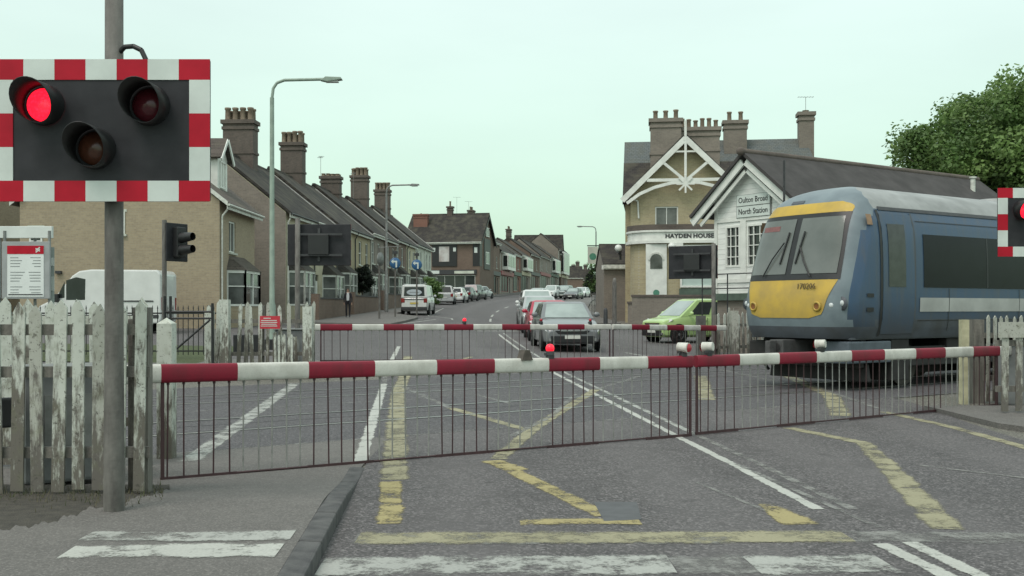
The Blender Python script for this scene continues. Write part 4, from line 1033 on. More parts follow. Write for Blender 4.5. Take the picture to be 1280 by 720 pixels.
P_WHT = paint('white_car_paint', (.66, .68, .66)); P_LIME = paint('lime_green_car_paint', (.43, .61, .25)); P_GRN = paint('grey_green_car_paint', (.20, .25, .24)); P_BLK = paint('black_car_paint', (.03, .032, .035))
def rl(Y0): return math.atan2(-(Cc(Y0+2)-Cc(Y0-2)), 4)          # heading of the road
car((1.74, 34.9), rl(34)*.3+R(3), 4.4, 1.88, 1.56, 'hatch', P_DARK, 'dark grey hatchback at the front of the queue behind the far barrier', QG, 'yellow')
car((1.42, 40.6), rl(40)*.6, 4.0, 1.72, 1.52, 'hatch', P_RED, 'red hatchback second in the queue behind the dark grey car', QG, 'yellow')
car((1.22, 46.8), rl(46), 4.2, 1.76, 1.62, 'hatch', P_SIL, 'silver car third in the queue, directly behind the red car', QG, 'yellow')
car((1.25, 53.6), rl(53), 4.6, 1.85, 1.85, 'suv', P_WHT, 'tall white car fourth in the queue with its roof showing above the silver car', QG, 'yellow')
car((1.55, 60.6), rl(60), 4.4, 1.78, 1.55, 'hatch', P_GRN, 'grey car fifth in the queue, mostly hidden behind the tall white car', QG, 'yellow')
for x_, Y0, pmt, st_, lb in ((690, 136, P_WHT, 'suv', 'white car far up the road where it bends, left of three'), (706, 138, P_GRN, 'mpv', 'grey green people carrier far up the road, between two white cars'),
                             (717, 130, P_BLK, 'hatch', 'dark car far up the road beside the grey green people carrier'), (727, 142, P_WHT, 'hatch', 'small white car far up the road, rightmost before the dark fence'), (672, 118, P_SIL, 'hatch', 'silver car far up the road just above the queue')):
    car((XA(x_, Y0), Y0), R(-16), 4.3, 1.76, 1.72 if st_ != 'hatch' else 1.5, st_, pmt, lb, 'cars far up the road', 'yellow')
car((6.95, 40.2), R(-62), 3.75, 1.62, 1.66, 'mpv', P_LIME, 'lime green compact car facing left in front of the brick wall', None, 'yellow')
PG = 'vehicles parked along the left kerb'
v = car((XA(523, 68.5), 68.5), R(180-2), 4.3, 1.80, 1.92, 'van', P_WHT, 'white van parked at the left kerb with a pale oval sticker in its rear window', PG, 'yellow', True)
q = MB(); q.lathe([(0, .0), (.36, .0)], (0, 0, 0), 24, 0, 'Y'); o = q.build('window_sticker', mat('pale_sticker', (.55, .62, .66), .5, .15, 5), v)
o.scale = (1.35, 1, .52); o.location = (0, 2.15, 1.42); o.rotation_euler = (R(-4), 0, 0)
q = MB(); q.box((0, 2.152, 1.42), (.62, .012, .03)); q.build('sticker_text', mat('grey_print', (.25, .27, .27), .6, .3, 9), v)
q = MB(); q.box((0, 2.165, .98), (1.3, .02, .05)); q.build('trim_strip', M_DARK, v)
for px_, Y0, a_, pmt, st_, lb in ((557, 97, 0, P_SIL, 'suv', 'silver estate parked at the left kerb just beyond the white van'), (572, 104.5, 6, P_WHT, 'hatch', 'pale hatchback parked beyond the silver estate'),
                                 (584, 112, 10, P_BLK, 'hatch', 'black car parked beyond the pale hatchback'), (594, 119, 14, P_BLK, 'suv', 'dark tall car parked beyond the black car'),
                                 (602, 126, 18, P_SIL, 'hatch', 'silver car furthest along the left kerb')):
    car((XA(px_, Y0), Y0), R(180-a_), 4.3, 1.78, 1.72 if st_ == 'suv' else 1.5, st_, pmt, lb, PG, 'yellow' if px_ > 560 else 'white', True)

# the big white van seen from the side
def sidevan(x, y, rz):
    t = thing('delivery_van', 'long white panel van facing left in front of the buff brick gable', 'van', (x, y, gz(x, y)), rz)
    L, H, W = 4.75, 2.42, 1.95
    b = MB()                                             # local: x along the van, front at -x
    prof = [(-2.35, .35), (-2.38, .75), (-2.28, 1.02), (-1.75, 1.28), (-1.02, 2.18), (-.75, 2.36), (-.3, 2.42), (2.25, 2.40), (2.36, 2.25), (2.38, .5), (2.3, .35)]
    b.prism(prof, -W/2, W/2, 'Y'); b.build('body', P_WHT, t, weld=True, bevel=.06)
    g = mat('car_side_glass', (.025, .03, .03), .08, .4, 2)
    for s in (-1, 1):
        for poly in ([(-1.62, 1.30), (-1.30, 1.33), (-1.30, 1.95)], [(-1.24, 1.25), (-.52, 1.25), (-.50, 2.05), (-.86, 2.12), (-1.24, 2.0)]):
            q = MB(); q.prism(poly, s*(W/2+.004), s*(W/2-.02), 'Y'); q.build('side_window', g, t)
        q = MB(); q.bx(.75, 2.1, s*W/2, s*(W/2+.025), 1.18, 1.23); q.build('slide_rail', M_DARK, t)
        q = MB(); q.bx(-2.2, 2.3, s*W/2, s*(W/2+.02), .55, .68); q.build('side_moulding', M_DARK, t)
        q = MB(); q.box((-1.55, s*(W/2+.13), 1.32), (.16, .2, .32)); q.build('door_mirror', M_BLACK, t, bevel=.03)
        for xx in (-1.5, 1.45):
            k = MB(); k.tube((xx, s*(W/2-.2), .34), (xx, s*(W/2+.01), .34), .34, None, 24); ty = k.build('wheel', M_TYRE, t)
            k = MB(); k.tube((xx, s*(W/2), .34), (xx, s*(W/2+.02), .34), .2, None, 18); k.build('rim', M_RIM, ty)
        q = MB(); q.box((2.372, s*.8, 1.1), (.03, .12, .5)); q.build('tail_light', mat('tail_light_red', (.28, .02, .02), .2, .3, 8), t)
    q = MB(); n_ = Vector((-.9, 0, .73)).normalized()
    q.slab((-1.70, -.82, 1.36), (-1.70, .82, 1.36), (-1.06, .74, 2.15), (-1.06, -.74, 2.15), -.02); q.build('windscreen', g, t)
    return t
sidevan(XA(138, 41), 40.8, R(0))
# ================================================================== BUILDINGS
def window(par, x0, x1, z0, z1, y, fm=None, gm=None, cols=1, rows=2, fw=.07, sill=True, deep=.07, label=None):
    """sash window filling an opening; y is the front plane of the frame"""
    fm = fm or M_WHITE; gm = gm or M_GLASS
    f = MB()
    f.bx(x0, x0+fw, y, y+deep, z0, z1); f.bx(x1-fw, x1, y, y+deep, z0, z1)
    f.bx(x0+fw, x1-fw, y, y+deep, z0, z0+fw); f.bx(x0+fw, x1-fw, y, y+deep, z1-fw, z1)
    for i in range(1, cols):
        x = x0+(x1-x0)*i/cols; f.bx(x-fw*.3, x+fw*.3, y+.01, y+deep-.01, z0+fw, z1-fw)
    for i in range(1, rows):
        z = z0+(z1-z0)*i/rows
        f.bx(x0+fw, x1-fw, y+.006, y+deep-.006, z-fw*.35, z+fw*.35)
    w_ = f.build('window', fm, par, label)
    g = MB(); g.quad((x0+fw*.5, y+deep*.75, z0+fw*.5), (x1-fw*.5, y+deep*.75, z0+fw*.5), (x1-fw*.5, y+deep*.75, z1-fw*.5), (x0+fw*.5, y+deep*.75, z1-fw*.5)); g.build('pane', gm, w_)
    if sill:
        s = MB(); s.bx(x0-.06, x1+.06, y-.14, y+.0, z0-.09, z0-.005); s.build('sill', M_PALE, w_)
    return w_
def door(par, x0, x1, z1, y, m, glaze=True):
    d_ = MB(); d_.bx(x0, x1, y, y+.05, .02, z1-.35 if glaze else z1); dd = d_.build('door', m, par)
    if glaze:
        g = MB(); g.bx(x0, x1, y+.01, y+.04, z1-.34, z1); g.build('fanlight', M_GLASS, dd)
    k = MB(); k.ball((x1-.1, y-.02, 1.0), .03, 8); k.build('handle', M_DARK, dd)
    return dd
def chimney(par, x, y, z0, z1, sx, sy, pots, m=None, pr=.13, ph=.7):
    b = MB(); m = m or M_SOOT
    b.bx(x-sx/2, x+sx/2, y-sy/2, y+sy/2, z0, z1-.55)
    b.bx(x-sx/2-.06, x+sx/2+.06, y-sy/2-.06, y+sy/2+.06, z1-.55, z1-.38)
    b.bx(x-sx/2-.003, x+sx/2+.003, y-sy/2-.003, y+sy/2+.003, z1-.38, z1-.22)
    b.bx(x-sx/2-.11, x+sx/2+.11, y-sy/2-.11, y+sy/2+.11, z1-.22, z1)
    if z1-z0 > 2.2: b.bx(x-sx/2-.05, x+sx/2+.05, y-sy/2-.05, y+sy/2+.05, z0+(z1-z0)*.42, z0+(z1-z0)*.42+.14)
    c = b.build('chimney', m, par)
    nx_, ny_ = pots
    for i in range(nx_):
        for j in range(ny_):
            px_ = x+(i-(nx_-1)/2)*(sx/nx_); py_ = y+(j-(ny_-1)/2)*(sy/ny_)
            h = ph*random.choice((1, 1, .86, 1.08)); p = MB()
            p.lathe([(pr*1.05, z1-.02), (pr*.92, z1+.1), (pr*.85, z1+h*.8), (pr*1.08, z1+h*.86), (pr*1.05, z1+h), (pr*.7, z1+h), (pr*.7, z1+h-.2), (0, z1+h-.2)], (px_, py_, 0), 10); p.build('chimney_pot', M_POT, c)
    return c
def aerial(par, x, y, z, h=1.6, rot=0.3):
    a = MB(); a.tube((x, y, z), (x, y, z+h), .015, None, 5)
    c, s = math.cos(rot), math.sin(rot)
    a.tube((x-.5*c, y-.5*s, z+h), (x+.5*c, y+.5*s, z+h), .012, None, 5)
    for i in range(6):
        k = -.45+i*.18; a.tube((x+k*c+.2*s, y+k*s-.2*c, z+h), (x+k*c-.2*s, y+k*s+.2*c, z+h), .008, None, 4)
    return a.build('aerial', M_GREY, par)
def house(name, label, cat, loc, rz, w, d, he, hr, wm, rm, ops=(), group=None, verge=(.06, .06), eave=.25, lead=False, ends=True, fascia=True, gutter=True):
    """front faces local -y, ridge along x.  ops: (x0, x1, z0, z1, kind[, options])"""
    t = thing(name, label, cat, loc, rz, group)
    b = MB()
    b.facade(0, w, -1.2, he, 0, [o[:4] for o in ops], .12)
    b.quad((w, d, -1.2), (0, d, -1.2), (0, d, he), (w, d, he))
    for x, fl in ((0, 1), (w, 0)):
        p = [(x, 0, -1.2), (x, d, -1.2), (x, d, he), (x, d/2, hr), (x, 0, he)]
        b.add(p, [tuple(reversed(range(5))) if fl else tuple(range(5))])
    b.build('wall', wm, t)
    r = MB(); e = eave; k = (hr-he)/(d/2); th = .13
    x0, x1 = -verge[0], w+verge[1]
    zf = he - e*k + .06
    r.slab((x0, -e, zf), (x1, -e, zf), (x1, d/2, hr+.06), (x0, d/2, hr+.06), th)
    r.slab((x1, d+e, zf), (x0, d+e, zf), (x0, d/2, hr+.06), (x1, d/2, hr+.06), th)
    nn = th*math.sqrt(1+k*k)
    for i in range(max(2, int(w/.45))):
        n_ = max(2, int(w/.45)); xa = x0+(x1-x0)*i/n_; xb_ = x0+(x1-x0)*(i+1)/n_
        r.prism([(d/2-.16, hr+nn-.06), (d/2-.09, hr+nn+.09), (d/2+.09, hr+nn+.09), (d/2+.16, hr+nn-.06)], xa+.006, xb_-.006, 'X')
    ro = r.build('roof', rm, t)
    if fascia:
        f = MB(); f.bx(x0, x1, -e-.03, -e+.0, zf-.16, zf+.08); f.build('fascia_board', M_OLDWHITE, ro)
    if gutter:
        f = MB(); f.tube((x0, -e-.085, zf+.03), (x1, -e-.085, zf+.03), .055, None, 8); f.build('gutter', M_DARK if random.random() < .5 else M_OLDWHITE, ro)
        f = MB(); xx = .15; f.path([(xx, -e-.08, zf), (xx, -.07, zf-.45), (xx, -.07, .1)], .04, 8); f.build('downpipe', M_OLDWHITE if random.random() < .6 else M_DARK, t)
    if lead:                                      # pale strip over the party wall
        f = MB(); f.slab((w-.14, -e, zf+th+.06), (w+.0, -e, zf+th+.06), (w+.0, d/2, hr+nn+.03), (w-.14, d/2, hr+nn+.03), .06); f.build('verge_strip', M_LEAD, ro)
    for o in ops:
        kind = o[4]; kw = o[5] if len(o) > 5 else {}
        if kind == 'win': window(t, *o[:4], .05, **kw)
        elif kind == 'door': door(t, o[0], o[1], o[3], .07, kw.get('m', M_DARK))
        elif kind == 'shop':
            wn = window(t, *o[:4], .04, kw.get('fm', M_WHITE), kw.get('gm', M_GLASS), kw.get('cols', 3), 1, .06, False)
    t['roof_name'] = ro.name
    return t
def roof_of(t): return bpy.data.objects[t['roof_name']]
def bay(par, x0, x1, z1, dp, wm, rm=None, zs=.75, roofh=.7):
    """ground-floor bay with splayed sides and a hipped roof"""
    s = dp*.55; pl = [(x0, 0), (x0+s, -dp), (x1-s, -dp), (x1, 0)]
    b = MB(); b.prism(pl, -.2, zs, 'Z'); b.prism([(x0+.02, 0), (x0+s+.02, -dp+.03), (x1-s-.02, -dp+.03), (x1-.02, 0)], zs, zs+.01, 'Z'); bo = b.build('bay_window', wm, par)
    f = MB(); g = MB()
    for (ax, ay), (bx_, by) in zip(pl[:-1], pl[1:]):
        L = math.hypot(bx_-ax, by-ay); ux, uy = (bx_-ax)/L, (by-ay)/L
        n_ = 2 if L > 1.2 else 1
        for i in range(n_+1):
            q = L*i/n_; f.box((ax+ux*q, ay+uy*q, (zs+z1)/2), (.09, .09, z1-zs))
        for z, h in ((zs+.04, .09), (z1-.06, .14), (zs+(z1-zs)*.55, .05)):
            f.box(((ax+bx_)/2, (ay+by)/2, z), (L, .07, h), 0, rz=math.atan2(uy, ux))
        nx_, ny_ = uy, -ux
        g.quad((ax-nx_*.02, ay-ny_*.02, zs), (bx_-nx_*.02, by-ny_*.02, zs), (bx_-nx_*.02, by-ny_*.02, z1), (ax-nx_*.02, ay-ny_*.02, z1))
    fo = f.build('frame', M_WHITE, bo); g.build('pane', M_GLASS2, bo)
    r = MB(); o = .1
    A = [(x0-o, 0, z1), (x0+s-o*.5, -dp-o, z1), (x1-s+o*.5, -dp-o, z1), (x1+o, 0, z1), (x0+s*.9, 0, z1+roofh), (x1-s*.9, 0, z1+roofh)]
    r.add(A, [(0,1,4),(1,2,5,4),(2,3,5),(3,2,1,0)]); r.build('bay_roof', rm or M_SLATE, bo)
    return bo

# --- modern buff house nearest the crossing, its gable towards us
XF, YF = -12.6, 44.8
zg = gz(-13, 46)
h = house('brick_house', 'modern buff brick house with a white dormer and small bay, nearest the crossing', 'house', (XF, YF, zg), R(90), 6.1, 8.6, ZA(250, YF)-zg-.02, 8.9, M_YBRICK2, M_TILE,
          [(1.5, 2.6, 3.35, 4.75, 'win', dict(cols=2, rows=1)), ], verge=(.12, .12), eave=.35)
bay(h, 1.2, 4.6, 2.55, .7, M_YBRICK2, M_TILE, .95, .65)
g = window(h, -6.6+2.3, -6.6+2.3, 0, 0, 0, sill=False) if False else None
for yy, z0, z1 in ((4.35, 4.05, 5.0), (7.9, 3.2, 4.3)):          # small windows in the gable (plane x = 0)
    f = MB(); a, c = yy-.28, yy+.28
    for (u0, u1, v0, v1) in ((a, a+.07, z0, z1), (c-.07, c, z0, z1), (a+.07, c-.07, z0, z0+.07), (a+.07, c-.07, z1-.07, z1), (yy-.02, yy+.02, z0+.07, z1-.07), (a+.07, c-.07, (z0+z1)/2-.02, (z0+z1)/2+.02)):
        f.bx(-.05, -.002, u0, u1, v0, v1)
    wn = f.build('window', M_WHITE, h); q = MB(); q.bx(-.03, -.004, a+.05, c-.05, z0+.05, z1-.05); q.build('pane', M_GLASS, wn)
    q = MB(); q.bx(-.10, -.003, a-.08, c+.08, z0-.1, z0-.003); q.build('sill', M_PALE, wn); q = MB(); q.bx(-.02, -.003, a-.08, c+.08, z1+.003, z1+.12); q.build('lintel', M_PALE, wn)
for yy, zz in ((4.6, 2.55), (6.9, 2.4)):
    q = MB(); q.bx(-.16, -.002, yy-.12, yy+.12, zz-.06, zz+.06); q.build('wall_vent', M_DARK, h)
q = MB(); q.prism([(-.39, 5.45), (4.3, 9.12), (8.99, 5.45), (8.99, 5.25), (4.3, 8.90), (-.39, 5.25)], -.15, -.11, 'X'); q.build('barge_board', M_OLDWHITE, roof_of(h))
dm = MB(); dm.prism([(2.35, 6.0), (3.95, 6.0), (3.95, 7.75), (3.15, 8.55), (2.35, 7.75)], .75, 3.4, 'Y'); do = dm.build('dormer', M_WHITE, h)
q = MB(); q.slab((2.15, .5, 7.62), (2.15, 3.6, 7.62), (3.15, 3.6, 8.62), (3.15, .5, 8.62), -.09); q.slab((4.15, 3.6, 7.62), (4.15, .5, 7.62), (3.15, .5, 8.62), (3.15, 3.6, 8.62), -.09); q.build('dormer_roof', M_TILE, do)
q = MB(); q.slab((2.13, .46, 7.5), (2.13, .52, 7.5), (3.15, .52, 8.52), (3.15, .46, 8.52), -.16); q.slab((4.17, .52, 7.5), (4.17, .46, 7.5), (3.15, .46, 8.52), (3.15, .52, 8.52), -.16); q.build('barge_board', M_WHITE, do)
window(do, 2.7, 3.6, 6.35, 7.6, .70, cols=2, rows=1, sill=False)
# a further house at the far left edge
house('brick_house', 'buff brick house at the far left edge behind the notice boards', 'house', (-38, 47, gz(-30, 47)), 0, 14.0, 8, 6.2, 9.6, M_YBRICK2, M_TILE, [(11.4, 13.0, 3.9, 5.6, 'win', dict(cols=2, rows=1)), (8.5, 9.8, 3.9, 5.3, 'win', dict(cols=2, rows=1)), (11.4, 13, .9, 2.4, 'win', dict(cols=2, rows=1))])

# --- the terrace
TW = 5.7; fac = lambda Y: -11.7 + .0544*(Y-53.8); ta = R(90-3.1)
TLAB = ['cream fronted terraced house at the near end of the row, its brown gable towards us', 'cream terraced house second from the near end, under the tallest near chimney', 'yellow brick terraced house with a white bay, third from the near end',
        'yellow brick terraced house fourth from the near end, behind the dark round shrub', 'pinkish brown terraced house in the middle of the row, fifth from the near end', 'brown brick terraced house sixth from the near end, behind the second street lamp',
        'dark brown brick terraced house seventh from the near end, behind the blue signs', 'pale cream terraced house third from the far end, beyond the dark brown one', 'pale green white terraced house second from the far end', 'white painted terraced house at the far end of the row beside the dark corner building']
TMAT = [M_CREAM, M_CREAM, M_YBRICK, M_YBRICK, M_GREYBR, M_BRBRICK, M_BRBRICK, M_CREAM, M_PALE, M_PALE]
for k in range(10):
    Y0 = 53.8 + TW*k; j = k//2; zb = gz(-11, 53.8+TW*(2*j+.6))
    mir = k % 2
    wx = (lambda a, c: (TW-c, TW-a)) if mir else (lambda a, c: (a, c))
    u1, u2, dr = wx(.7, 1.7), wx(3.1, 4.1), wx(4.35, 5.2)
    sty = dict(gm=M_GLASS2 if k % 3 else M_GLASS, cols=1, rows=2)
    ops = [(*u1, 3.35, 5.0, 'win', sty), (*u2, 3.35, 5.0, 'win', sty), (*dr, .02, 2.55, 'door', dict(m=(M_DARK, M_WHITE, M_GREENP, M_RED)[k % 4]))]
    t = house('terraced_house', TLAB[k], 'house', (fac(Y0), Y0, zb), ta, TW-.006, 8.4, 5.6, 9.0, TMAT[k], M_SLATE, ops, 'terraced houses on the left side of the road', (0.06 if k == 0 else .0, 0.0), .22, lead=(mir == 1))
    bx_ = wx(.5, 3.4); bay(t, bx_[0], bx_[1], 2.6, .75, TMAT[k])
    if k == 0:
        q = MB(); q.bx(-.012, -.003, .0, 8.4, -1.0, 5.55); q.add([(-.012, 0, 5.55), (-.012, 8.4, 5.55), (-.012, 4.2, 8.95)], [(0, 1, 2)]); q.build('gable_wall', M_GREYBR, t)
    if not mir:
        big = (2.75, 3.0, 1.85, 3.05, 2.75)[j]
        chimney(t, TW-.01, 4.2, 8.0, 8.6+big, .95, 1.75 if j == 0 else 1.5, (2, 4), ph=.72 if j != 2 else .22, pr=.17)
    if k in (1, 4, 6): aerial(roof_of(t), 1.0 + k*.3, 4.2, 9.1, 2.4, .4)
# front garden walls
for i, (ya, yb_) in enumerate(((54, 62), (62.9, 72), (72.9, 84), (85, 97))):
    a, c = fac(ya)+1.5, fac(yb_)+1.5; L = math.dist((a, ya), (c, yb_)); zz = gz(a, (ya+yb_)/2)
    t = thing('garden_wall', ('low brown brick garden wall nearest the crossing, behind the person', 'low brick garden wall under the dark round shrub', 'low brick garden wall beyond the dark shrub beside the second lamp post', 'low brick garden wall furthest up the row of houses')[i], 'wall', (a, ya, zz-.15), math.atan2(yb_-ya, c-a), 'low brick front garden walls')
    q = MB(); q.bx(0, L, -.12, .12, -.4, 1.25); q.bx(-.2, .2, -.2, .2, -.4, 1.5); q.build('wall', M_BRBRICK, t)
    q = MB(); q.bx(.2, L, -.16, .16, 1.253, 1.33); q.build('coping', M_KERB, t)

# --- dark corner building with shop
def corner():
    loc = (XA(507, 135), 135.0); zb = gz(-9, 133)
    t = house('corner_shop', 'brick corner building with a dark timbered front holding a poster, shop below', 'shop', (*loc, zb), R(-12), 9.9, 8.0, 7.2, 10.8, M_BRBRICK, M_SLATE,
              [(3.9, 9.3, .45, 2.75, 'shop', dict(cols=4)), (1.0, 2.0, .02, 2.4, 'door', {})], verge=(.3, .35), eave=.4)
    q = MB(); q.bx(3.6, 6.9, -.12, -.003, 3.9, 6.8); tb = q.build('timber_panel', M_BLACK, t)
    q = MB(); q.bx(4.55, 5.9, -.16, -.123, 4.5, 6.45); q.build('poster', mat('pale_poster', (.52, .52, .50), .6, .45, 1.2, col2=(.34, .30, .28)), tb)
    for x in (3.85, 6.6):
        q = MB(); q.bx(x-.18, x+.18, -.14, -.122, 5.8, 6.3); q.build('badge', M_SIGNWHITE, tb)
    q = MB(); q.bx(2.6, 9.5, -.2, -.003, 2.85, 3.45); q.build('shop_fascia', M_DARK, t)
    q = MB(); q.bx(2.8, 4.6, -.215, -.203, 2.95, 3.35); q.build('shop_sign', M_SIGNWHITE, t); q = MB(); q.bx(6.6, 9.2, -.215, -.203, 2.95, 3.3); q.build('shop_sign', M_PALE, t)
    q = MB(); q.bx(9.0, 9.92, -.05, 1.2, 3.9, 7.0); q.build('corner_panel', M_BLACK, t); q = MB(); q.bx(9.2, 9.6, -.08, -.053, 5.6, 6.3); q.build('badge', M_SIGNWHITE, t)
    q = MB(); q.slab((10.24, -.45, 6.85), (10.24, 4.0, 10.75), (10.3, 4.0, 10.75), (10.3, -.45, 6.85), .25); q.slab((10.24, 4.0, 10.75), (10.24, 8.45, 6.85), (10.3, 8.45, 6.85), (10.3, 4.0, 10.75), .25); q.build('barge_board', M_BLACK, roof_of(t))
    q = MB(); q.bx(9.88, 10.0, 2.2, 5.6, 3.6, 7.6); q.build('bay_panel', M_BLACK, t)
    for z0, z1 in ((4.3, 5.9), (7.9, 9.1)):
        q = MB(); q.bx(10.003, 10.03, 2.9, 4.9, z0, z1); wq = q.build('window', M_WHITE, t)
        for yy in (3.0, 4.0): 
            q = MB(); q.bx(10.032, 10.04, yy, yy+.8, z0+.1, z1-.1); q.build('pane', M_GLASS, wq)
    chimney(roof_of(t), 4.9, 4.0, 10.0, 12.0, .7, .7, (1, 1), ph=.8); chimney(roof_of(t), 1.4, 2.3, 7.4, 10.9, 1.9, .7, (1, 1), M_REDBR, ph=.01)
    aerial(roof_of(t), 5.8, 4, 10.8, 2.4); aerial(roof_of(t), 7.4, 4, 10.8, 1.8); return t
corner()
# --- shops along the bend
sx0, sy0, sd = XA(613, 146), 146.0, R(90-8.6)
SH = [(8, 7.6, 10.8, M_BRBRICK, 'brown brick shop with a chimney, first beyond the dark corner building'), (13, 6.4, 9.4, M_PALE, 'shop with a wide white first floor bay and dark red front below'), (9, 6.2, 8.9, M_REDBR, 'red brick shop between two white bayed shops up the road'),
      (12, 6.2, 8.9, M_PALE, 'narrow white bayed shop beyond the red brick one'), (14, 6.6, 9.4, M_BRBRICK, 'dark brick shop with white windows in the middle of the bend'), (18, 6.6, 9.8, M_GREYBR, 'grey brown shop with a steep gabled roof beyond the bend'),
      (16, 6.8, 9.6, M_PALE, 'pale fronted shop with a low roof near the end of the row'), (22, 9.0, 12.4, M_PALE, 'tall end shop with white upper windows, last of the row')]
pos = 0
for i, (w_, he, hr, wm, lb) in enumerate(SH):
    X0 = sx0 + pos*math.cos(sd); Y0 = sy0 + pos*math.sin(sd); zb = gz(X0, Y0 + w_/2)
    ops = [(.4, w_*.62, .3, 2.7, 'shop', dict(cols=3, fm=(M_DARK, M_RED, M_PALE)[i % 3], gm=mat('dark_shop_glass', (.02, .02, .022), .35, .4, 1.5, spec=.15))), (w_*.7, w_*.7+1.0, .02, 2.5, 'door', {})]
    if wm is not M_PALE: ops += [(w_*.18, w_*.18+1.1, 3.9, 5.6, 'win'), (w_*.62, w_*.62+1.1, 3.9, 5.6, 'win')]
    t = house('shop', lb, 'shop', (X0, Y0, zb), sd, w_-.02, 8, he, hr, wm if wm is not M_PALE else M_GREYBR, M_SLATE, ops, 'shops on the left side of the bend', (0, .05), .25)
    q = MB(); q.bx(.2, w_-.2, -.25, -.003, 2.8, 3.4); q.build('shop_fascia', (M_DARK, M_RED, M_GREENP, M_CREAM)[i % 4], t)
    if wm is M_PALE:
        q = MB(); q.bx(w_*.2, w_*.8, -.9, -.003, 3.6, he-.35); bo = q.build('upper_bay', M_WHITE, t)
        n_ = 3
        for k in range(n_):
            a = w_*.2+.25+(w_*.6-.3)*k/n_; q = MB(); q.bx(a, a+(w_*.6)/n_-.45, -.93, -.903, 4.1, he-.7); q.build('pane', M_GLASS, bo)
        q = MB(); q.bx(w_*.2-.025, w_*.2-.003, -.75, -.15, 4.1, he-.7); q.build('pane', M_GLASS, bo)
    if i in (0, 2, 4): chimney(roof_of(t), .8 if i else 6.6, 4, hr-.6, hr+1.7, 1.6, .8, (4, 1), ph=.5)
    pos += w_
t = house('hall', 'tall brown building with a wide green grey roof rising above the shops on the bend', 'building', (XA(641, 240), 240, gz(5, 240)), R(-6), 11.2, 9, 8.2, 12.6, M_BRBRICK, M_SLATE, (), verge=(.1, .2))
for px_, Y0, w_, he, hr, lb in ((719, 330, 9, 4.4, 8.0, 'distant dark house at the end of the road, left of two'), (729, 340, 10, 4.0, 7.4, 'distant dark house at the end of the road, right of two')):
    t = house('distant_house', lb, 'house', (XA(px_, Y0)-4, Y0, gz(20, 340)), 0, w_-2.5, 8, he, hr, M_BRBRICK, M_SLATE, (), 'distant houses at the end of the road')
    for xx in (1.0, 5.0): chimney(roof_of(t), xx, 4, hr-.5, hr+1.6, 1.2, .7, (3, 1), ph=.4)

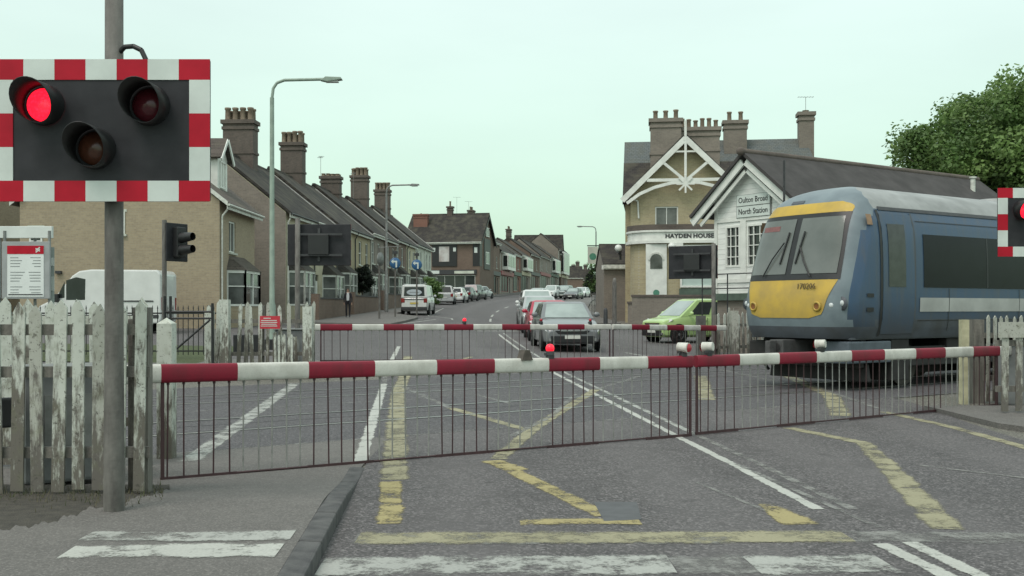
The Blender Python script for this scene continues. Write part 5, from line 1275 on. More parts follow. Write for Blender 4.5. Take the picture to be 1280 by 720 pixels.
# --- the brick public house with the curved front
def pub():
    X0, Y0 = XA(786, 58), 58.0; zb = gz(8, 58)
    t = thing('public_house', 'yellow brick public house with a carved white gable and a curved white fascia', 'pub', (X0, Y0, zb), R(-7.5))
    b = MB(); he, ap, xm = 7.15, 10.2, 3.1
    b.facade(.1, 6.1, -1, he, 0, [(1.45, 2.72, 5.2, 6.55), (4.9, 6.05, 5.2, 6.55)], .14)
    b.add([(.1, 0, he), (6.1, 0, he), (xm, 0, ap)], [(0, 1, 2)])
    b.quad((.1, 9, -1), (.1, 0, -1), (.1, 0, he), (.1, 9, he)); b.quad((6.1, 0, -1), (6.1, 9, -1), (6.1, 9, he), (6.1, 0, he))
    b.bx(-.25, 11.0, 2.4, 10.5, -1, 7.1)
    b.build('wall', M_YBRICK, t)
    window(t, 1.45, 2.72, 5.2, 6.55, .05, cols=2, rows=1, gm=M_GLASS2); window(t, 4.9, 6.05, 5.2, 6.55, .05, cols=2, rows=1, gm=M_GLASS2)
    q = MB()                                      # the gable roof
    q.slab((-.25, -.5, 7.0), (-.25, 6.4, 7.0), (xm, 6.4, ap+.15), (xm, -.5, ap+.15), -.14); q.slab((6.45, 6.4, 7.0), (6.45, -.5, 7.0), (xm, -.5, ap+.15), (xm, 6.4, ap+.15), -.14); q.build('gable_roof', M_SLATE, t)
    g = MB(); y0, y1 = -.62, -.50                 # bargeboards, tie, king post, struts
    def bar(ax, az, bx_, bz, wd, yy0=y0, yy1=y1, mb=g):
        L = math.hypot(bx_-ax, bz-az); nx_, nz_ = -(bz-az)/L*wd/2, (bx_-ax)/L*wd/2
        mb.prism([(ax+nx_, az+nz_), (ax-nx_, az-nz_), (bx_-nx_, bz-nz_), (bx_+nx_, bz+nz_)], yy0, yy1, 'Y')
    bar(-.35, 6.85, xm, ap+.02, .30); bar(6.55, 6.85, xm, ap+.02, .30)
    bar(1.0, 7.95, 5.2, 7.95, .17, -.60, -.515); bar(xm, 7.6, xm, ap+1.0, .13, -.64, -.48)
    bar(xm, 7.9, 1.85, 8.95, .15, -.605, -.512); bar(xm, 7.9, 4.35, 8.95, .15, -.605, -.512); bar(2.4, 9.5, 3.8, 9.5, .09, -.6, -.52)
    pts = [(-.1, 6.7), (.6, 7.2), (1.4, 7.55), (2.3, 7.78), (3.1, 7.84), (3.9, 7.78), (4.8, 7.55), (5.6, 7.2), (6.3, 6.7)]
    for a, c in zip(pts[:-1], pts[1:]): bar(*a, *c, .17, -.598, -.517)
    for i in range(8):
        a = math.pi*i/4; bar(xm, 7.72, xm+.5*math.cos(a), 7.72+.5*math.sin(a), .10, -.66-.002*i, -.63)
    g.build('carved_bargeboard', M_WHITE, t)
    q = MB(); q.path([(.05, -.35, 7.0), (.5, -.1, 6.85), (.55, -.08, 5.9)], .05, 8); q.build('downpipe', M_WHITE, t)
    # main roofs behind
    q = MB(); 
    q.slab((-.4, 2.1, 6.9), (7.4, 2.1, 6.9), (7.4, 5.2, 9.6), (-.4, 5.2, 9.6), .14); q.slab((-.4, 10.8, 7.0), (-.4, 5.2, 9.6), (7.4, 5.2, 9.6), (7.4, 10.8, 7.0), -.14)
    q.add([(-.35, 2.3, 6.9), (-.35, 10.6, 6.9), (-.35, 5.2, 9.55)], [(0, 1, 2)]); q.add([(7.35, 2.3, 6.9), (7.35, 10.6, 6.9), (7.35, 5.2, 9.55)], [(0, 2, 1)])
    q.build('front_roof', M_SLATE, t)
    q = MB(); zr = 11.55
    b2 = MB(); b2.bx(-.2, 11.0, 6.0, 14.0, -1, 8.4); b2.build('rear_wall', M_YBRICK, t)
    q.slab((-.45, 5.3, 8.0), (11.6, 5.3, 8.0), (10.9, 9.5, zr), (-.45, 9.5, zr), .14); q.slab((11.6, 14.2, 8.0), (-.45, 14.2, 8.0), (-.45, 9.5, zr), (10.9, 9.5, zr), .14); q.add([(11.6, 5.3, 8.06), (11.6, 14.2, 8.06), (10.9, 9.5, zr+.1)], [(0, 1, 2)])
    q.add([(-.4, 5.4, 8.0), (-.4, 14.1, 8.0), (-.4, 9.5, zr)], [(0, 2, 1)])
    q.build('rear_roof', M_SLATE2, t)
    q = MB(); q.slab((6.2, 3.4, 9.0), (6.2, 9.4, 12.3), (8.9, 9.4, 11.9), (8.9, 3.4, 9.0), -.1) if False else None
    chimney(t, 2.1, 4.2, 8.4, 12.1, 1.8, 1.2, (3, 1), M_GREYBR, .15, .55); chimney(t, 4.1, 5.3, 9.2, 11.75, 2.4, 1.0, (6, 1), M_GREYBR, .14, .55)
    chimney(t, 6.5, 8.6, 10.6, 12.7, 1.4, .9, (2, 1), M_GREYBR, .15, .6); c = chimney(t, 10.9, 9.0, 8.0, 13.2, .9, .9, (1, 1), M_GREYBR, .2, .15)
    aerial(c, 10.9, 9, 13.3, .9, .1)
    # curved ground-floor front
    def rounded(x0, x1, y0, y1, r, o=0.0):
        pl = [(x1, y1), (x0-o, y1)]
        for i in range(9):
            a = math.pi + math.pi/2*i/8; pl.append((x0+r+(r+o)*math.cos(a), y0+r+(r+o)*math.sin(a)))
        pl.append((x1, y0-o)); return pl
    F = lambda o=0.0: rounded(0.0, 6.6, -2.6, -.02, 1.7, o)
    b = MB(); b.prism(F(-.10), -1, 4.35, 'Z'); b.build('front_wall', M_YBRICK, t)
    b = MB(); b.prism(F(.04), -1, 1.15, 'Z'); b.build('plinth', M_GREYBR, t); b = MB(); b.prism(F(.09), 1.153, 1.27, 'Z'); b.build('plinth_coping', M_SOOT, t)
    b = MB(); b.prism(F(.16), 4.352, 4.5, 'Z'); b.prism(F(.05), 4.5, 4.95, 'Z'); b.prism(F(.14), 4.95, 5.05, 'Z'); b.build('fascia', M_WHITE, t)
    b = MB(); b.prism(F(.10), 5.052, 5.35, 'Z'); b.build('parapet', M_SOOT, t)
    lettering('HAYDEN', .30, t, M_DARK, (2.66, -2.665, 4.72), 90, 0, .014, 1.05, width=1.36); lettering('HOUSE', .30, t, M_DARK, (3.97, -2.665, 4.72), 90, 0, .014, 1.05, width=1.08)
    lettering('HAYDEN HOUSE', .34, t, M_DARK, (3.75, -2.663, 4.713), 90, 0, .004, 1.05, width=3.36) if False else None
    # white arched door panel near the rounded corner
    dth = R(14)
    d_ = MB(); d_.bx(.95, 2.05, -2.62, -2.49, 1.3, 4.3); do = d_.build('door_panel', M_WHITE, t)
    pl = [(1.18, 3.0), (1.82, 3.0), (1.82, 3.45)] + [(1.5+.32*math.cos(a), 3.45+.32*math.sin(a)) for a in [math.pi*i/10 for i in range(1, 10)]] + [(1.18, 3.45)]
    q = MB(); q.prism(pl, -2.64, -2.622, 'Y'); q.build('arched_window', M_GLASS2, do)
    q = MB()
    for i in range(12):
        a0_, a1_ = math.pi*i/12, math.pi*(i+1)/12; q.prism([(1.5+.33*math.cos(a0_), 3.46+.33*math.sin(a0_)), (1.5+.42*math.cos(a0_), 3.46+.42*math.sin(a0_)), (1.5+.42*math.cos(a1_), 3.46+.42*math.sin(a1_)), (1.5+.33*math.cos(a1_), 3.46+.33*math.sin(a1_))], -2.66, -2.623, 'Y')
    q.build('arch_moulding', M_OLDWHITE, do)
    q = MB(); q.lathe([(.0, 0), (.17, 0)], (1.5, -2.625, 1.72), 18, 0, 'Y'); q.build('roundel', mat('green_roundel', (.08, .25, .17), .5, .2, 8), do)
    window(t, 2.75, 6.2, 2.0, 4.25, -2.66, M_WHITE, mat('pale_blind_window', (.44, .54, .50), .25, .15, 1.5), 1, 1, .1, False, .12)
    q = MB(); q.bx(2.7, 6.3, -2.68, -2.51, 1.3, 1.95); q.build('stall_riser', M_GREENP, t); q = MB(); q.bx(2.2, 2.9, -2.95, -2.6, 4.05, 4.33); q.build('blind_box', M_WHITE, t)
    for x, y, z in ((2.3, -3.0, 4.15), (-.55, -1.0, 4.2)):
        g2 = MB(); g2.ball((x, y, z), .2, 16); lo = g2.build('globe_lamp', mat('opal_glass', (.68, .70, .66), .25, .05, 3), t)
        g2 = MB(); g2.path([(x, y, z-.2), (x+.05, y, z-.35), (x+.1, y+.5, z-.4)], .035, 8); g2.tube((x, y, z-.26), (x, y, z-.18), .11, .09, 12); g2.tube((x+.1, y+.5, z-.62), (x+.1, y+.5, z-.1), .06, None, 8); g2.build('bracket', M_BLACK, lo)
    return t
pub()
q = house('outbuilding', 'small brown brick outbuilding with a white coped wall left of the public house', 'outbuilding', (XA(755, 63), 63, gz(6, 63)), 0, 2.0, 6, 3.35, 4.6, M_GREYBR, M_SLATE, (), gutter=False)
b = MB(); b.bx(-.15, 2.1, -.2, -.003, 3.1, 3.35); b.build('white_coping', M_WHITE, q)
b = MB(); b.path([(1.55, -.12, 3.9), (1.35, -.14, 3.3), (1.5, -.14, 3.1), (1.5, -.14, .3)], .06, 8); b.build('white_drainpipe', M_WHITE, q)
q = thing('brick_wall', 'brown brick boundary wall behind the lime green car', 'wall', (XA(789, 54), 53.4, gz(6, 54)), R(-2))
b = MB(); b.bx(0, 5.2, 0, .3, -.3, 1.55); b.build('wall', M_GREYBR, q); b = MB(); b.bx(-.05, 5.25, -.05, .35, 1.553, 1.66); b.build('coping', M_SOOT, q)
for px_, Y0, hh_, lb in ((768, 50, 2.5, 'tall grey post left of two in front of the brown outbuilding'), (757, 52, 1.0, 'short dark bollard beside the brown outbuilding')):
    b = MB(); b.lathe([(.11, 0), (.1, hh_*.9), (.06, hh_), (0, hh_)], n=10); o = b.build('bollard', M_POLE if hh_ > 2 else M_DARK); o.location = (XA(px_, Y0), Y0, gz(XA(px_, Y0), Y0)); tag(o, lb, 'post')

# --- the white weatherboarded station building
def station():
    A = (7.36, 33.0); zb = gz(*A)
    t = thing('station_building', 'white weatherboarded station building with a name board and a long dark roof', 'station', (A[0], A[1], zb), SK)
    apx, ev, hw_, wl = 6.28, 4.50, 2.25, 1.55
    k = (apx-ev)/hw_; L = 12.5
    zw = apx - wl*k
    b = MB()
    # gable face: local -x side, drawn with openings in the y-z plane
    ops = [(.48, 1.14, 2.80, 4.16), (-.62, .20, 2.80, 4.16)]
    xs = sorted({-wl, wl} | {v for o in ops for v in o[:2]}); zs = [1.95, 2.80, 4.16, zw]
    for a, c in zip(xs[:-1], xs[1:]):
        for z0, z1 in zip(zs[:-1], zs[1:]):
            if any(o[0] < (a+c)/2 < o[1] and o[2] < (z0+z1)/2 < o[3] for o in ops): continue
            b.quad((.35, a, z0), (.35, a, z1), (.35, c, z1), (.35, c, z0))
    b.add([(.35, -wl, zw), (.35, 0, apx-.05), (.35, wl, zw)], [(0, 1, 2)])
    b.quad((.35, -wl, 1.95), (L, -wl, 1.95), (L, -wl, zw), (.35, -wl, zw)); b.quad((L, wl, 1.95), (.35, wl, 1.95), (.35, wl, zw), (L, wl, zw)); b.add([(L, -wl, 1.95), (L, wl, 1.95), (L, wl, zw), (L, 0, apx-.05), (L, -wl, zw)], [(0,1,2,3,4)])
    b.build('boarded_wall', M_WBOARD, t)
    b = MB(); b.bx(.36, L-.02, -wl+.02, wl-.02, -.5, 1.72); b.build('base_wall', M_GREYBR, t)
    b = MB(); b.bx(.22, L+.05, -wl-.1, wl+.1, 1.723, 1.948); b.build('green_sill_band', M_GREENP, t)
    b = MB()
    for y in (-wl, wl): b.bx(.30, .46, y-.06, y+.06, 1.95, zw+.0)
    b.bx(.315, .345, -wl, wl, 2.30, 2.42); b.bx(.315, .345, -wl, wl, 4.28, 4.40); b.bx(.315, .345, .22, .46, 2.42, 4.28); b.build('corner_board', M_WHITE, t)
    for y0, y1, z0, z1 in ops:
        f = MB(); X = .36; fw = .07
        f.bx(X-.03, X+.05, y0, y0+fw, z0, z1); f.bx(X-.03, X+.05, y1-fw, y1, z0, z1); f.bx(X-.03, X+.05, y0+fw, y1-fw, z0, z0+fw); f.bx(X-.03, X+.05, y0+fw, y1-fw, z1-fw, z1)
        n_ = 3
        for i in range(1, n_): y = y0+(y1-y0)*i/n_; f.bx(X-.012, X+.03, y-.016, y+.016, z0+fw, z1-fw)
        for i in range(1, 4): z = z0+(z1-z0)*i/4; f.bx(X-.010, X+.028, y0+fw, y1-fw, z-.014, z+.014)
        wn = f.build('window', M_WHITE, t); g = MB(); g.bx(X+.04, X+.055, y0+.03, y1-.03, z0+.03, z1-.03); g.build('pane', M_GLASS, wn)
    # barge boards, roof, ridge
    b = MB()
    for s in (-1, 1):
        b.slab((-.02, s*(hw_+.02), ev-.02-.26), (.06, s*(hw_+.02), ev-.02-.26), (.06, 0, apx-.26), (-.02, 0, apx-.26), -s*.26)
        b.slab((.08, s*(hw_-.25), ev-.32), (.13, s*(hw_-.25), ev-.32), (.13, 0, apx-.5), (.08, 0, apx-.5), -s*.12)
    b.build('barge_board', M_WHITE, t)
    r = MB()
    r.slab((-.1, -hw_-.08, ev-.02), (L+.3, -hw_-.08, ev-.02), (L+.3, 0, apx+.05), (-.1, 0, apx+.05), .10); r.slab((L+.3, hw_+.08, ev-.02), (-.1, hw_+.08, ev-.02), (-.1, 0, apx+.05), (L+.3, 0, apx+.05), .10)
    ro = r.build('roof', mat('dark_felt_slate', (.075, .071, .07), .85, .0, 1.6, col2=(.05, .048, .047), bmp=.2, spec=.25), t)
    r = MB(); r.tube((-.15, 0, apx+.15), (L+.3, 0, apx+.15), .11, None, 10); r.ball((-.15, 0, apx+.15), .14, 10); r.build('ridge_tile', M_SOOT, ro)
    r = MB(); r.tube((L-1.2, -.75, apx-.9), (L-1.2, -.75, apx+.05), .09, None, 12); r.tube((L-1.2, -.75, apx+.02), (L-1.2, -.75, apx+.08), .13, None, 12); r.build('flue_pipe', M_OLDWHITE, ro)
    for z, h_, tx, wd in ((4.93, .34, 'Oulton Broad', 1.22), (4.56, .34, 'North Station', 1.22)):
        n_ = MB(); n_.box((.30, -.11, z), (.03, 1.4, h_)); nb_ = n_.build('name_board', M_SIGNWHITE, t); n_ = MB(); n_.box((.318, -.11, z), (.03, 1.46, h_+.028)); n_.build('board_frame', M_GREY, nb_)
        lettering(tx, .25, nb_, M_BLACK, (.282, -.11, z), 90, -90, .002, 1.0, width=wd)
    b = MB(); b.tube((-.35, -1.95, 0), (-.35, -1.95, 5.9), .035, None, 8); b.build('thin_pole', M_DARK, t)
    return t
station()
t = thing('handrail', 'thin dark handrail on the platform end below the station windows', 'railing', (6.85, 32.0, gz(7, 32)), SK+R(90))
b = MB()
for z in (2.1, 2.55):
    b = MB(); b.tube((-.9, 0, z), (1.4, 0, z), .018, None, 6); b.build('rail', M_DARK, t)
for x in (-.9, .3, 1.4):
    b = MB(); b.tube((x, 0, 0), (x, 0, 2.55), .02, None, 6); b.build('post', M_DARK, t)

# ================================================================== STREET FURNITURE
def lamp(x, y, h, arm, label, m, z0=0.0):
    t = thing('street_lamp', label, 'street lamp', (x, y, gz(x, y)+z0), 0, 'street lamps')
    p = MB(); p.lathe([(.12, -.1), (.12, 1.3), (.085, 1.45), (.07, h-.6)], n=12); s = 1 if arm > 0 else -1
    p.path([(0, 0, h-.62), (s*.04, 0, h-.30), (s*.16, 0, h-.12), (s*.4, 0, h-.03), (arm*.75, 0, h)], .05, 8); p.build('column', m, t)
    b = MB(); b.prism([(arm*.70, h-.05), (arm*.78, h+.07), (arm, h+.05), (arm+s*.04, h-.02), (arm*.8, h-.10)], -.13, .13, 'Y'); hd = b.build('lantern', m, t, bevel=.02)
    b = MB(); b.box((arm*.87, 0, h-.085), (abs(arm)*.18, .2, .04)); b.build('lens', mat('lamp_diffuser', (.45, .47, .45), .3, .2, 5), hd); return t
lamp(-7.8, 33.8, ZA(99, 33.8)-gz(-7.8, 33.8), 2.25, 'tall green grey street lamp nearest the crossing, left of the road', M_LAMPPOST)
lamp(XA(483, 68.6), 68.6, ZA(231, 68.6)-gz(-8.3, 68.6)-.1, 2.15, 'second street lamp on the left pavement in front of the terrace', M_GREY, .1)
lamp(XA(745, 121), 121, ZA(283, 121)-gz(9.7, 121)-.1, -2.2, 'street lamp on the right side of the road, its arm reaching left', M_GREY, .1)
lamp(XA(551, 131), 127, ZA(280, 127)-gz(-8, 127)-.1, -.02, 'plain grey column in front of the dark corner building', M_GREY, .1) if False else None
def bluesign(px_, Y0, pz, label, flip):
    x = XA(px_, Y0); t = thing('road_sign', label, 'road sign', (x, Y0, gz(x, Y0)+.1), R(flip), 'blue round road signs')
    zc = ZA(pz, Y0) - gz(x, Y0) - .1
    b = MB(); b.tube((0, .04, 0), (0, .04, zc+.75), .05, None, 10); b.build('pole', M_POLE, t)
    b = MB(); b.lathe([(0, -.02), (.30, -.02), (.32, 0), (.30, .02), (0, .02)], (0, -.03, zc), 28, 0, 'Y'); d_ = b.build('disc', mat('blue_sign', (.03, .12, .26), .5, .2, 4), t)
    b = MB(); b.bx(.02, .11, -.062, -.054, zc-.24, zc+.14); b.bx(-.10, .02, -.062, -.054, zc+.05, zc+.14); b.prism([(-.10, zc-.03), (-.10, zc+.22), (-.24, zc+.095)], -.062, -.054, 'Y'); b.build('arrow', M_SIGNWHITE, d_)
    b = MB(); b.box((0, -.02, zc+.62), (.3, .12, .16)); b.build('sign_light', M_DARK, t); return t
bluesign(494, 60, 329, 'left blue round sign with a white turn arrow on a grey pole', 4)
bluesign(521, 63.5, 331, 'right blue round sign with a white turn arrow, in front of the white van', 4)
x = XA(475, 57); t = thing('road_sign', 'grey road sign turned edge on, on a pole left of the blue signs', 'road sign', (x, 57, gz(x, 57)+.1), R(68))
b = MB(); b.tube((0, .04, 0), (0, .04, 3.9), .055, None, 10); b.build('pole', M_POLE, t)
b = MB(); b.lathe([(0, -.015), (.38, -.015), (.38, .015), (0, .015)], (0, -.03, ZA(324, 57)-gz(x, 57)-.1), 24, 0, 'Y'); b.build('disc', M_GREY, t)
b = MB(); b.tube((0, .04, 3.9), (.0, -1.3, 3.95), .02, None, 6); b.build('arm', M_GREY, t)
# inn sign
x = XA(741, 74); t = thing('inn_sign', 'pale hanging inn sign with a green roundel on a tall post, right of the road', 'sign', (x, 74, gz(x, 74)), R(0))
b = MB(); b.tube((.42, .1, 0), (.42, .1, 4.6), .07, None, 10); b.build('post', M_DARK, t)
zc = ZA(319, 74)-gz(x, 74); b = MB(); b.box((0, 0, zc), (.72, .08, 1.2)); b.build('panel', M_PALE, t)
b = MB(); b.lathe([(0, 0), (.25, 0)], (0, -.045, zc-.1), 18, 0, 'Y'); b.build('roundel', mat('green_roundel', (.08, .25, .17), .5, .2, 8), t)
b = MB(); b.box((.1, .1, zc+.68), (1.0, .06, .07)); b.build('bracket', M_DARK, t)

# ================================================================== TREES AND PLANTS
def leafmat(name, c):
    if name in MATS: return MATS[name]
    m, t, b = base(name)
    n = noise(t, .5, 4); col = mixc(t, ramp(t, n, .35, .7), c, tuple(x*.6 for x in c)); t.links.new(col, b.inputs['Base Color'])
    b.inputs['Roughness'].default_value = .6; b.inputs['Transmission Weight'].default_value = 0
    tr = t.nodes.new('ShaderNodeBsdfTranslucent'); t.links.new(col, tr.inputs[0]); mx = t.nodes.new('ShaderNodeMixShader'); mx.inputs[0].default_value = .42
    t.links.new(b.outputs[0], mx.inputs[1]); t.links.new(tr.outputs[0], mx.inputs[2]); t.links.new(mx.outputs[0], t.nodes['Material Output'].inputs[0])
    MATS[name] = m; return m
LF = [leafmat('leaf_green', (.15, .255, .075)), leafmat('leaf_dark_green', (.105, .18, .055)), leafmat('leaf_light_green', (.22, .34, .105))]
LD = [leafmat('yew_dark', (.022, .032, .022)), leafmat('yew_darker', (.014, .02, .014)), leafmat('yew_green', (.03, .045, .028))]
def crown(name, par, c, rad, clumps, per, size, spread, mats, fill=.55, cut=None, seed=1):
    rng = np.random.default_rng(seed); V = []; ms = []
    for i in range(clumps):
        for _ in range(40):
            v = rng.normal(size=3); v /= np.linalg.norm(v); r = fill + (1-fill)*rng.random()**.6
            p = np.array(c) + v*np.array(rad)*r*(1+.12*math.sin(v[0]*5+v[2]*7+seed))
            if cut is None or p[2] > cut: break
        bm_ = rng.integers(0, 3); R_ = spread*(.6+.8*rng.random()); n = per
        d_ = rng.normal(size=(n, 3)); d_ /= np.linalg.norm(d_, axis=1)[:, None]
        q = p + d_*(R_*rng.random((n, 1))**.4)*np.array([1, 1, .75])
        nn = d_*.5 + rng.normal(size=(n, 3))*.5 + np.array([0, 0, .55]); nn /= np.linalg.norm(nn, axis=1)[:, None]
        a = np.cross(nn, rng.normal(size=(n, 3))); a /= np.linalg.norm(a, axis=1)[:, None]+1e-9; bb = np.cross(nn, a)
        s = size*(.6+.8*rng.random((n, 1)))
        V.append(np.stack([q-a*s*.5, q+bb*s*.34-a*s*.05, q+a*s*.6, q-bb*s*.34-a*s*.05], 1).reshape(-1, 3))
        ms.append(np.where(rng.random(n) < .88, bm_, rng.integers(0, 3, n)))
    V = np.concatenate(V); ms = np.concatenate(ms); nf = len(ms)
    me = bpy.data.meshes.new(name); me.from_pydata(V, [], np.arange(nf*4).reshape(-1, 4)) if False else None
    me.vertices.add(nf*4); me.vertices.foreach_set('co', V.astype(np.float32).ravel()); me.loops.add(nf*4); me.loops.foreach_set('vertex_index', np.arange(nf*4, dtype=np.int32))
    me.polygons.add(nf); me.polygons.foreach_set('loop_start', np.arange(0, nf*4, 4, dtype=np.int32)); me.polygons.foreach_set('material_index', ms.astype(np.int32))
    for m in mats: me.materials.append(m)
    me.update(calc_edges=True); me.validate()
    o = bpy.data.objects.new(name, me); COL.objects.link(o); o.parent = par; return o
def trunk(par, h, r, limbs, m, seed=1):
    rnd = random.Random(seed); b = MB()
    b.tube((0, 0, -.2), (.05, 0, h*.5), r*1.25, r*.95, 10); b.tube((.05, 0, h*.5), (0, .1, h), r*.95, r*.6, 10)
    for i in range(limbs):
        a = 2*math.pi*i/limbs+rnd.random(); l = h*rnd.uniform(.5, .9); e = rnd.uniform(.5, 1.1)
        p = (0, .05, h*rnd.uniform(.7, 1)); q = (math.cos(a)*l*math.cos(e), math.sin(a)*l*math.cos(e), p[2]+l*math.sin(e))
        b.tube(p, q, r*.5, r*.2, 7); 
        for j in range(3):
            a2 = a+rnd.uniform(-.8, .8); b.tube(q, (q[0]+math.cos(a2)*l*.5, q[1]+math.sin(a2)*l*.5, q[2]+l*.4), r*.2, r*.06, 5)
    return b.build('trunk', m, par)
M_BARK = mat('brown_bark', (.10, .08, .06), .9, .4, 4, bmp=.6)
tx, ty = 27.2, 56.0
t = thing('broadleaf_tree', 'large leafy green tree behind the station roof and the train at right', 'tree', (tx, ty, gz(tx, ty)))
trunk(t, 5.5, .42, 7, M_BARK)
crown('crown', t, (0, 0, 8.0), (6.5, 6.0, 5.4), 900, 190, .21, .95, LF, .35, 2.0, 3)
crown('crown', t, (3.5, -1.0, 6.0), (6.8, 5, 4.8), 500, 180, .21, .95, LF, .35, 1.2, 5)
tx2, ty2 = 38, 60
t = thing('broadleaf_tree', 'second leafy tree at the right edge beyond the large tree', 'tree', (tx2, ty2, gz(tx2, ty2))); trunk(t, 5, .4, 6, M_BARK, 4); crown('crown', t, (0, 0, 7.5), (5.5, 5, 5), 200, 70, .38, 1.0, LF, .4, 2, 8)
x, y = -10.15, 70.5
t = thing('clipped_shrub', 'dark round clipped shrub above the garden wall in front of the terrace', 'shrub', (x, y, gz(x, y))); b = MB(); b.tube((0, 0, -.1), (0, 0, 2.0), .07, .05, 8); b.build('trunk', M_BARK, t)
crown('crown', t, (0, 0, 2.25), (.75, .75, .95), 130, 60, .10, .20, LD, .4, None, 11)
x, y = XA(541, 82), 82
t = thing('garden_shrub', 'small green shrub in front of the white house just beyond the white van', 'shrub', (x, y, gz(x, y))); b = MB(); b.tube((0, 0, 0), (0, 0, 1.2), .05, .03, 6); b.build('trunk', M_BARK, t); crown('crown', t, (0, 0, 1.45), (.75, .7, 1.1), 60, 50, .16, .28, LF, .3, None, 12)
for px_, Y0, h_, lb, sd_ in ((748, 104, 5.0, 'dark bushy tree behind the inn sign', 21), (739, 150, 3.2, 'small dark tree left of the inn sign, far up the road', 22), (756, 110, 3.6, 'dark tree between the inn sign and the outbuilding', 23)):
    x = XA(px_, Y0); t = thing('small_tree', lb, 'tree', (x, Y0, gz(x, Y0)), 0, 'dark trees right of the road'); trunk(t, h_*.4, .12, 4, M_BARK, sd_); crown('crown', t, (0, 0, h_*.62), (1.1, 1.1, h_*.42), 60, 50, .22, .4, [LF[1], LD[2], LF[1]], .35, None, sd_)
x = XA(742, 84); t = thing('timber_fence', 'dark timber fence along the right side of the road under the inn sign', 'fence', (x, 80, gz(x, 80)), R(84))
b = MB(); b.bx(0, 26, -.04, .04, -.5, 2.0); b.build('panel', mat('dark_fence_board', (.06, .055, .05), .85, .4, 4, stretch=(6, 1, .5)), t)
for i in range(9):
    b = MB(); b.bx(3.1*i-.06, 3.1*i+.06, .045, .16, -.5, 2.15); b.build('post', M_DARK, t)
x = XA(748, 72); t = thing('iron_railing', 'dark railing with a pale cap beside the right pavement below the inn sign', 'railing', (x-.6, 70, gz(x, 70)), R(20))
for i in range(14):
    b = MB(); b.tube((i*.16, 0, 0), (i*.16, 0, 1.5), .02, None, 5); b.build('bar', M_BLACK, t)
b = MB(); b.bx(-.1, 2.2, -.03, .03, 1.45, 1.56); b.build('top_rail', M_GREY, t)

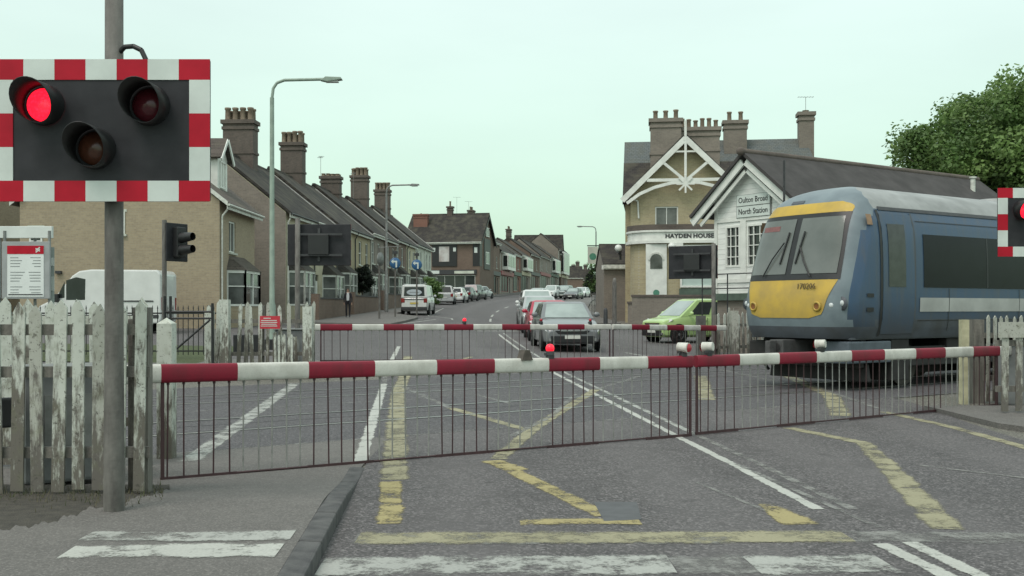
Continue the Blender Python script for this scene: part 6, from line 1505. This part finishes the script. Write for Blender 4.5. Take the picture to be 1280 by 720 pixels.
# ================================================================== THE PERSON
def person(x, y, z, rz, H, label):
    t = thing('person', label, 'person', (x, y, z), rz)
    k = H/1.75
    J = {'pel': (0, 0, .95, .135, .105), 'waist': (0, 0, 1.10, .125, .095), 'chest': (0, -.01, 1.32, .155, .11), 'neck0': (0, 0, 1.47, .07, .065), 'neck': (0, -.01, 1.53, .052, .052), 'head': (0, -.02, 1.64, .078, .092), 'top': (0, -.01, 1.71, .062, .075)}
    E = [('pel', 'waist'), ('waist', 'chest'), ('chest', 'neck0'), ('neck0', 'neck'), ('neck', 'head'), ('head', 'top')]
    for s, n_ in ((-1, 'l'), (1, 'r')):
        st = .10*s
        J.update({'sh'+n_: (s*.17, 0, 1.43, .062, .06), 'el'+n_: (s*.235, .03 if s < 0 else -.02, 1.14, .045, .045), 'wr'+n_: (s*.23, -.06, .90, .030, .030), 'ha'+n_: (s*.225, -.08, .83, .035, .022),
                  'hip'+n_: (s*.085, 0, .90, .09, .09), 'kn'+n_: (s*.095, -.03+st*.3, .50, .062, .064), 'an'+n_: (s*.10, .02-st*.4, .09, .042, .046), 'to'+n_: (s*.11, -.13-st*.4, .035, .042, .028)})
        E += [('neck0', 'sh'+n_), ('sh'+n_, 'el'+n_), ('el'+n_, 'wr'+n_), ('wr'+n_, 'ha'+n_), ('pel', 'hip'+n_), ('hip'+n_, 'kn'+n_), ('kn'+n_, 'an'+n_), ('an'+n_, 'to'+n_)]
    names = list(J); me = bpy.data.meshes.new('body'); me.from_pydata([Vector(J[n_][:3])*k for n_ in names], [(names.index(a), names.index(c)) for a, c in E], [])
    o = bpy.data.objects.new('body', me); COL.objects.link(o)
    o.modifiers.new('skin', 'SKIN'); sv = me.skin_vertices[0].data
    for i, n_ in enumerate(names): sv[i].radius = (J[n_][3]*k, J[n_][4]*k)
    sv[0].use_root = True
    o.modifiers.new('sub', 'SUBSURF').levels = 2; o.modifiers['sub'].render_levels = 2
    bpy.context.view_layer.update()
    m2 = bpy.data.meshes.new_from_object(o.evaluated_get(bpy.context.evaluated_depsgraph_get()))
    bpy.data.objects.remove(o)
    skin = mat('skin', (.42, .26, .19), .55, .12, 6); jk = mat('dark_jacket', (.022, .02, .026), .85, .3, 8); tr = mat('dark_trousers', (.018, .018, .022), .85, .3, 8); sh_ = mat('white_shirt', (.62, .63, .64), .8, .1, 8); shoe = M_BLACK
    for m in (skin, jk, tr, sh_, shoe): m2.materials.append(m)
    for p in m2.polygons:
        c = p.center/k; i = 1
        if c.z > 1.49: i = 0
        elif c.z < .07: i = 4
        elif c.z < .92 and abs(c.x) < .2: i = 2
        elif c.z < .89 and abs(c.x) > .19: i = 0
        elif c.y < -.045 and abs(c.x) < .085 and 1.0 < c.z < 1.49: i = 3
        p.material_index = i; p.use_smooth = True
    bo = bpy.data.objects.new('body', m2); COL.objects.link(bo); bo.parent = t
    h = MB(); h.ball((0, .015*k, 1.675*k), .105*k, 14, 0, (.88, 1.0, .98)); h.build('hair', mat('dark_brown_hair', (.035, .025, .02), .7, .3, 14), t)
    f = MB(); f.ball((0, -.115*k, 1.625*k), .017*k, 8); f.build('nose', skin, t)
    f = MB()
    for s in (-1, 1): f.ball((s*.032*k, -.104*k, 1.65*k), .011*k, 8)
    f.build('eye', M_BLACK, t)
    f = MB(); f.box((0, -.108*k, 1.585*k), (.045*k, .012, .010)); f.build('mouth', mat('lips', (.3, .12, .11), .6, .1, 6), t)
    f = MB()
    for s in (-1, 1): f.ball((s*.082*k, -.005*k, 1.635*k), .024*k, 8, 0, (.5, .8, 1.2))
    f.build('ear', skin, t)
    j = MB()                                                # jacket skirt, open over the shirt
    n_ = 18; vs = []
    for z, rx, ry in ((.80, .19, .14), (.95, .175, .135), (1.10, .155, .122), (1.28, .18, .132), (1.40, .17, .115), (1.47, .10, .085)):
        for i in range(n_+1):
            a = -math.pi/2 + .42 + (2*math.pi-.84)*i/n_; vs.append((rx*math.cos(a)*k, ry*math.sin(a)*k, z*k))
    j.add(vs, [(r_*(n_+1)+i, r_*(n_+1)+i+1, (r_+1)*(n_+1)+i+1, (r_+1)*(n_+1)+i) for r_ in range(5) for i in range(n_)], 0, True); j.build('jacket', jk, t)
    s_ = MB(); s_.prism([(-.075, 1.02), (.075, 1.02), (.085, 1.3), (.05, 1.46), (-.05, 1.46), (-.085, 1.3)], -.125, -.105, 'Y')
    so_ = s_.build('shirt', sh_, t, bevel=.01); so_.scale = (k, k, k)
    for s in (-1, 1):
        for i in range(5):
            f = MB(); bx0 = (s*.225+(i-2)*.013)*k; ln = (.06, .075, .08, .072, .05)[i]*k
            if i == 0: f.tube((bx0-s*.0*k, -.09*k, .85*k), (bx0-.015*s, -.125*k, .80*k), .009*k, .007*k, 6)
            else: f.tube((bx0, -.085*k, .815*k), (bx0, -.10*k, .815*k-ln*.6), .009*k, .008*k, 6); f.tube((bx0, -.10*k, .815*k-ln*.6), (bx0, -.09*k, .815*k-ln), .008*k, .006*k, 6)
            f.build('finger', skin, t)
    return t
person(XA(435, 58), 58, gz(-9.15, 58)+.11, R(6), 1.62, 'person in dark clothes and white shirt standing on the pavement by the garden wall')
for o in bpy.data.objects:
    if 'roof_name' in o.keys(): del o['roof_name']
